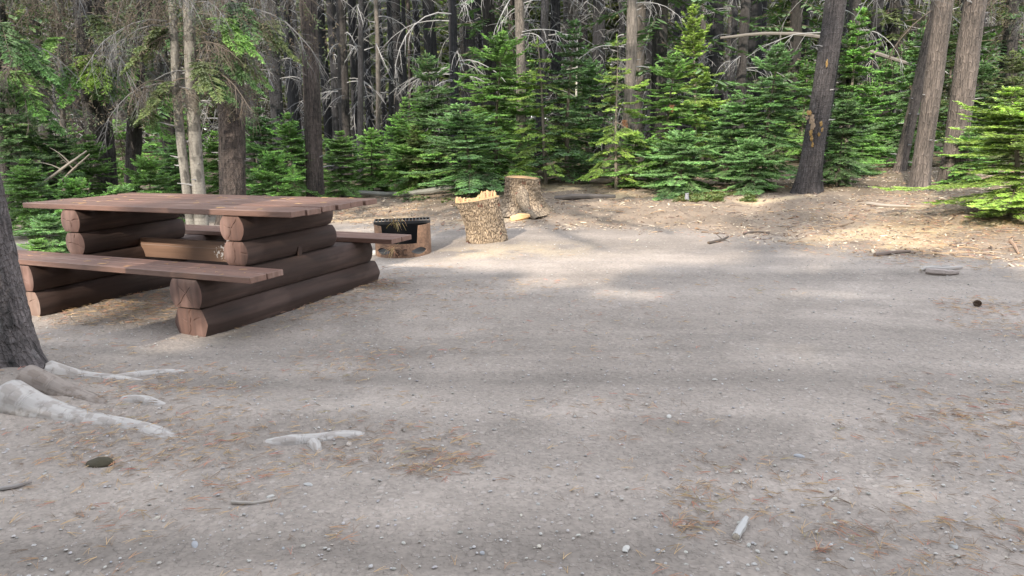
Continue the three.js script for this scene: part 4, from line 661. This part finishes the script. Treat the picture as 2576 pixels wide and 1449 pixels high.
[[2100, 1256, 22, 'largest rounded tan stone on the dirt at lower right', 1, 2], [1683, 1049, 20, 'pale angular stone on the dirt below the middle right', 0, 0], [1856, 1188, 18, 'flat tan stone beside rusty needles at lower right', 2, 2], [1655, 1386, 19, 'dark round pebble near the bottom right of centre', 3, 3], [1575, 1381, 30, 'long flat pale stone near the bottom centre right', 2, 0], [1213, 1391, 16, 'dark bluish pebble near the bottom centre', 3, 3], [680, 1250, 22, 'smooth white stone above the short grey stick', 0, 0], [775, 1220, 24, 'flat grey stone right of the smooth white one', 2, 1], [878, 1118, 22, 'broken pale stone at the right end of the forked root', 1, 4], [1356, 1374, 18, 'tan stone at the bottom middle', 0, 2], [490, 1371, 26, 'dark slaty flat stone at lower left', 2, 3], [1798, 955, 14, 'small white stone in the middle of the clearing', 0, 0], [2373, 1222, 15, 'white stone alone at the right side', 1, 0], [112, 1192, 14, 'pale stone left of the mossy lump', 0, 1], [395, 1303, 16, 'square tan stone at lower left', 1, 2], [2398, 1373, 30, 'flat grey stone in the lower right corner', 2, 1], [1995, 480, 10, 'white stone at the foot of the wounded trunk', 0, 0], [2010, 1148, 22, 'flat bluish stone flush with the dirt at right', 2, 3], [2450, 1275, 16, 'pale stone near the lower right edge', 0, 1]].forEach(([x, y, w, l, k, m]) => pebble(x, y, w, l, null, k, m));
for (let k = 0; k < 70; k++) { const y = 900 + 540 * Math.sqrt(rnd()); pebble(R(0, 2576), y, R(6, 11) * (.5 + y / 1449 * .6), 'small loose stone lying on the bare dirt of the clearing', 'loose stones on the dirt', k, Math.floor(rnd() * 5)); }
{ // mossy lump, wood chip, sticks, stake
  const p = at(255, 1168); solo('mossy_lump', lump(.04, 1.5, .55, .9, 9, 3), mat(rgb(.05, .042, .026), 1), 'dark mossy bark lump on the dirt below the white root', 'bark lump', p.add(V(0, .005, 0)));
  const a = at(1850, 1356), b = at(1878, 1312); a.y += .008; b.y += .014; pole('wood_chip', 'flat grey splinter of wood lying on the dirt at lower right', 'wood piece', [a, a.clone().lerp(b, .5), b], [.012, .014, .009], [.36, .35, .34], { sides: 5, n: 6 });
  const st = (l, pts, r, c, o = {}) => { const q = pts.map(([x, y]) => { const w = at(x, y); w.y += r * (o.up ?? 1); return w; }); return pole('stick', l, 'stick', q, [r, r, r * .6], c, { sides: 6, n: 8, ...o }); };
  st('thin grey stick lying on the dirt below the forked root', [[582, 1266], [640, 1268], [695, 1258]], .006, [.3, .27, .24]);
  st('grey stick at the far left edge below the mossy lump', [[0, 1235], [40, 1228], [80, 1216]], .008, [.22, .2, .19]);
  st('upper stick of the small grey stick pile on the right bank', [[2322, 680], [2370, 681], [2420, 677]], .018, [.34, .31, .29]);
  st('thick lower stick of the small grey stick pile on the right bank', [[2330, 688], [2375, 692], [2410, 691]], .026, [.26, .22, .2], { up: .8 });
  st('thin stick under the small grey stick pile on the right bank', [[2315, 686], [2340, 678], [2388, 676]], .01, [.3, .28, .26], { up: 2.4 });
  st('dark forked twig on the bank below the middle', [[1782, 614], [1812, 607], [1832, 598]], .014, [.07, .055, .045], { twigs: [[.4, .12, .8, .3, .5], [.6, .12, -.5, .5, -.4]] });
  st('reddish stick lying near the right edge of the bank', [[2540, 608], [2552, 622], [2562, 640]], .014, [.3, .2, .14]);
  st('brown stick on the bank above the stick pile', [[2200, 645], [2240, 640], [2290, 636]], .018, [.16, .12, .1]);
  st('long thin stick along the upper right bank', [[2350, 640], [2430, 636], [2500, 640]], .008, [.3, .22, .15]);
  st('curved pale branch on the bank before the wounded trunk', [[2090, 575], [2130, 566], [2150, 560]], .012, [.2, .15, .11]);
  st('grey flat branch lying below the wounded trunk', [[2180, 515], [2230, 521], [2290, 523]], .02, [.3, .26, .22]);
  st('short dark branch on the bank right of the stump', [[1870, 590], [1900, 585], [1936, 588]], .012, [.1, .08, .07]);
  const sp = at(1728, 506), stake = new THREE.CylinderGeometry(.024, .03, .11, 9, 3); { const q = stake.attributes.position; for (let i = 0; i < q.count; i++) q.setXYZ(i, q.getX(i) * R(.85, 1.15), q.getY(i) + (q.getY(i) > .04 ? R(-.015, .015) : 0), q.getZ(i)); stake.computeVertexNormals(); } solo('grey_stake', stake, mat(rgb(.22, .22, .24), .9), 'short grey weathered stake stub at the edge of the green plants', 'stake', sp.add(V(0, .045, 0)));
  const cone = []; for (const [x, y, l] of [[2456, 770, 'dark pine cone in needles at the right of the clearing']]) { const t = new TB(), p2 = at(x, y); for (let k = 0; k < 60; k++) { const a = k * 2.4, h = k / 60, r = .018 * Math.sin(Math.PI * (.15 + .8 * h)), o = V(Math.cos(a) * r * .4, h * .07 - .035, Math.sin(a) * r * .4), e = V(Math.cos(a) * r * 1.25, h * .07 - .02, Math.sin(a) * r * 1.25), s = V(-Math.sin(a), 0, Math.cos(a)).multiplyScalar(.008); t.tri(o, e.clone().add(s), e.clone().sub(s), [.2, .14, .095]); t.tri(o.clone().add(V(0, -.006, 0)), e.clone().sub(s), e.clone().add(s), [.15, .1, .07]); } solo('pine_cone', t.geo(), M.dead, l, 'pine cone', p2.add(V(0, .02, 0))).rotation.set(1.4, R(0, 6), 0); }
}
{ // low green plants at the wood edge
  const list = [], cols = [], leaf = new TB(); for (let k = 0; k < 9; k++) { const a = k * 2.4, d = V(Math.cos(a), R(.3, 1), Math.sin(a)).multiplyScalar(R(.02, .05)), s = V(-Math.sin(a), 0, Math.cos(a)).multiplyScalar(.012), m = d.clone().multiplyScalar(.6); leaf.tri(V(0, 0, 0), m.clone().add(s), d, G1); leaf.tri(V(0, 0, 0), d, m.clone().sub(s), G1); }
  for (let k = 0; k < 520; k++) { const p = at(R(1690, 1900), R(487, 508)); if (fbm(p.x * 3, p.z * 3, 5, 2) < .5) continue; list.push(mtx(p, [0, R(0, 6), 0], R(.6, 1.3))); cols.push(rgb(R(.8, 1.3), R(.9, 1.2), R(.6, 1))); }
  for (let k = 0; k < 260; k++) { const p = at(R(1010, 1260), R(495, 530)); if (fbm(p.x * 3, p.z * 3, 6, 2) < .52) continue; list.push(mtx(p, [0, R(0, 6), 0], R(.6, 1.3))); cols.push(rgb(R(.6, 1), R(.8, 1.1), R(.6, 1))); }
  stuff('ground_plants', instanced(leaf.geo(), GREEN.olive, list, cols), 'low green leafy plants along the wood edge', 'ground cover');
}
// ------------------------------------------------------------------ litter: needles, chips, grit
{
  const pair = new TB(); for (const s of [-1, 1]) { const q = [V(0, 0, 0), V(.02, .002, s * .003), V(.045, .001, s * .009)]; pair.tube(q, [.0009, .0009, .0005], 3, G1); } const pairG = pair.geo();
  const spots = [[860, 905, .28, 260], [900, 930, .2, 120], [300, 1090, .25, 200], [230, 1060, .2, 120], [450, 1100, .25, 160], [400, 960, .3, 260], [330, 985, .25, 120], [560, 965, .2, 100], [520, 1060, .25, 140], [480, 1140, .2, 140], [160, 1170, .1, 60], [290, 1172, .08, 60], [700, 1130, .2, 160], [930, 1120, .2, 160], [1040, 1130, .2, 220], [1110, 1170, .12, 160], [1130, 1150, .12, 90], [620, 1230, .15, 90], [600, 1260, .12, 70], [260, 1320, .15, 90], [880, 1340, .06, 40], [1840, 1190, .18, 150], [1780, 1255, .09, 130], [1745, 1300, .08, 90], [1740, 1330, .05, 50], [2120, 1355, .09, 120], [2090, 1330, .06, 40], [2440, 1000, .3, 260], [2560, 1050, .2, 200], [2500, 1120, .3, 200], [2570, 1400, .2, 220], [2450, 1080, .3, 150], [1500, 1040, .3, 80], [1620, 1040, .25, 80], [2480, 770, .25, 160], [2560, 820, .3, 160], [360, 775, .5, 520], [400, 755, .35, 400], [300, 790, .3, 160], [880, 745, .35, 240], [930, 715, .2, 160], [800, 780, .3, 140], [1190, 880, .3, 60], [1250, 730, .4, 120], [1000, 690, .4, 100], [2420, 640, .7, 600], [2520, 580, .6, 600], [2300, 560, .9, 800], [2480, 540, .8, 700], [2200, 540, .9, 700], [2350, 510, .8, 500], [1600, 520, 1, 300], [880, 540, .7, 400], [980, 535, .8, 400], [1100, 560, .8, 400], [2200, 620, .6, 300], [1950, 570, .9, 300], [760, 1440, .2, 60], [1450, 1190, .2, 60], [1900, 1230, .2, 70], [2000, 1290, .25, 70], [2200, 1300, .25, 80], [2350, 1330, .25, 90]];
  const list = [], cols = [], E = (s) => [R(-.12, .12), R(0, 6.28), R(-.1, .1)];
  const add = (x, z) => { const c = rnd(); list.push(mtx(V(x, ground(x, z) + .004 + R(0, .008), z), E(), R(.7, 1.3))); cols.push(c < .35 ? rgb(.38 * R(.7, 1.1), .22 * R(.7, 1.1), .12) : c < .65 ? rgb(.42, .29, .16) : rgb(.21, .155, .115)); };
  for (const [px, py, r, n] of spots) { const p = at(px, py); for (let k = 0; k < n * (py > 1180 ? .3 : py > 850 ? .42 : 1); k++) { const a = R(0, 6.28), d = r * 1.15 * Math.pow(rnd(), .55); add(p.x + Math.cos(a) * d * 1.2, p.z + Math.sin(a) * d); } }
  for (let k = 0; k < 3600; k++) { const z = -R(1.3, 8), x = R(-.75, .75) * -z * 1.05; if (vn(x * 1.2, z * 1.2, 77) < .4) continue; add(x, z); }
  for (let k = 0; k < 60; k++) { const top = k < 42, p = V(R(-2.4, -.1), (top ? .76 : .4229) + .004, top ? -R(.03, .85) : R(.13, .38)).applyMatrix4(TABLE); list.push(mtx(p, [0, R(0, 6), 0], R(.7, 1.2))); cols.push(k % 3 ? rgb(.5, .33, .14) : rgb(.42, .24, .1)); }
  stuff('pine_needles', instanced(pairG, mat(rgb(1, 1, 1), .8), list, cols), 'rusty fallen pine needles scattered over the dirt', 'needles');
  // chips and bits of bark on the bank
  const chip = lump(1, 1.8, .28, .7, 6, 0), cl = [], cc = [], tw = new TB(); { const q = curl(V(0, 0, 0), V(1, 0, 0), 1, V(0, 0, .4), 4, .15); tw.tube(q, taper(q, .03, .015), 4, G1); }
  const tl = [], tc = [];
  for (let k = 0; k < 30000; k++) { const z = -R(4, 14.5), x = R(-.72, .75) * -z; const d = bankAt(x, z) + .8 * (fbm(x * 1.6, z * 1.6, 33, 3) - .5); if (d < -.35 + .5 * rnd()) continue; const s = R(.005, .014) * (rnd() < .05 ? 2 : 1); cl.push(mtx(V(x, ground(x, z) + s * .25, z), [R(-.4, .4), R(0, 6.28), R(-.4, .4)], s)); const c = rnd(); cc.push(c < .34 ? rgb(.46, .39, .3) : c < .6 ? rgb(.26, .165, .1) : c < .88 ? rgb(.14, .1, .08) : rgb(.5, .43, .34)); if (rnd() < .09) { tl.push(mtx(V(x, ground(x, z) + .008, z), [R(-.1, .1), R(0, 6.28), R(-.12, .12)], V(R(.06, .26), R(.1, .2), R(.1, .2)))); tc.push(pick([rgb(.2, .15, .12), rgb(.33, .28, .24), rgb(.12, .09, .08), rgb(.4, .28, .17)])); } }
  stuff('wood_chips', instanced(chip, mat(rgb(1, 1, 1), .9), cl, cc), 'small wood chips and bark bits covering the bank', 'wood chips');
  stuff('fallen_twigs', instanced(tw.geo(), mat(rgb(1, 1, 1), .9), tl, tc), 'thin fallen twigs scattered over the littered bank', 'twigs');
  // grit of the clearing
  const gl = [], gc = [], grit = lump(1, 1.2, .55, .9, 8, 0);
  for (let k = 0; k < 12000; k++) { const z = -(1.2 + 7.5 * Math.pow(rnd(), 1.2)), x = R(-.74, .74) * -z * 1.05; if (bankAt(x, z) > .4) continue; const s = .0022 + .006 * Math.pow(rnd(), 4); gl.push(mtx(V(x, ground(x, z) + s * .2 + .002, z), [R(-.3, .3), R(0, 6), R(-.3, .3)], s)); const c = R(.25, .42); gc.push(rgb(c, c * R(.93, .98), c * R(.86, .97))); }
  stuff('gravel', instanced(grit, mat(rgb(1, 1, 1), .9), gl, gc), 'fine loose grit over the bare dirt', 'gravel');
}
renderer.render(scene, camera);
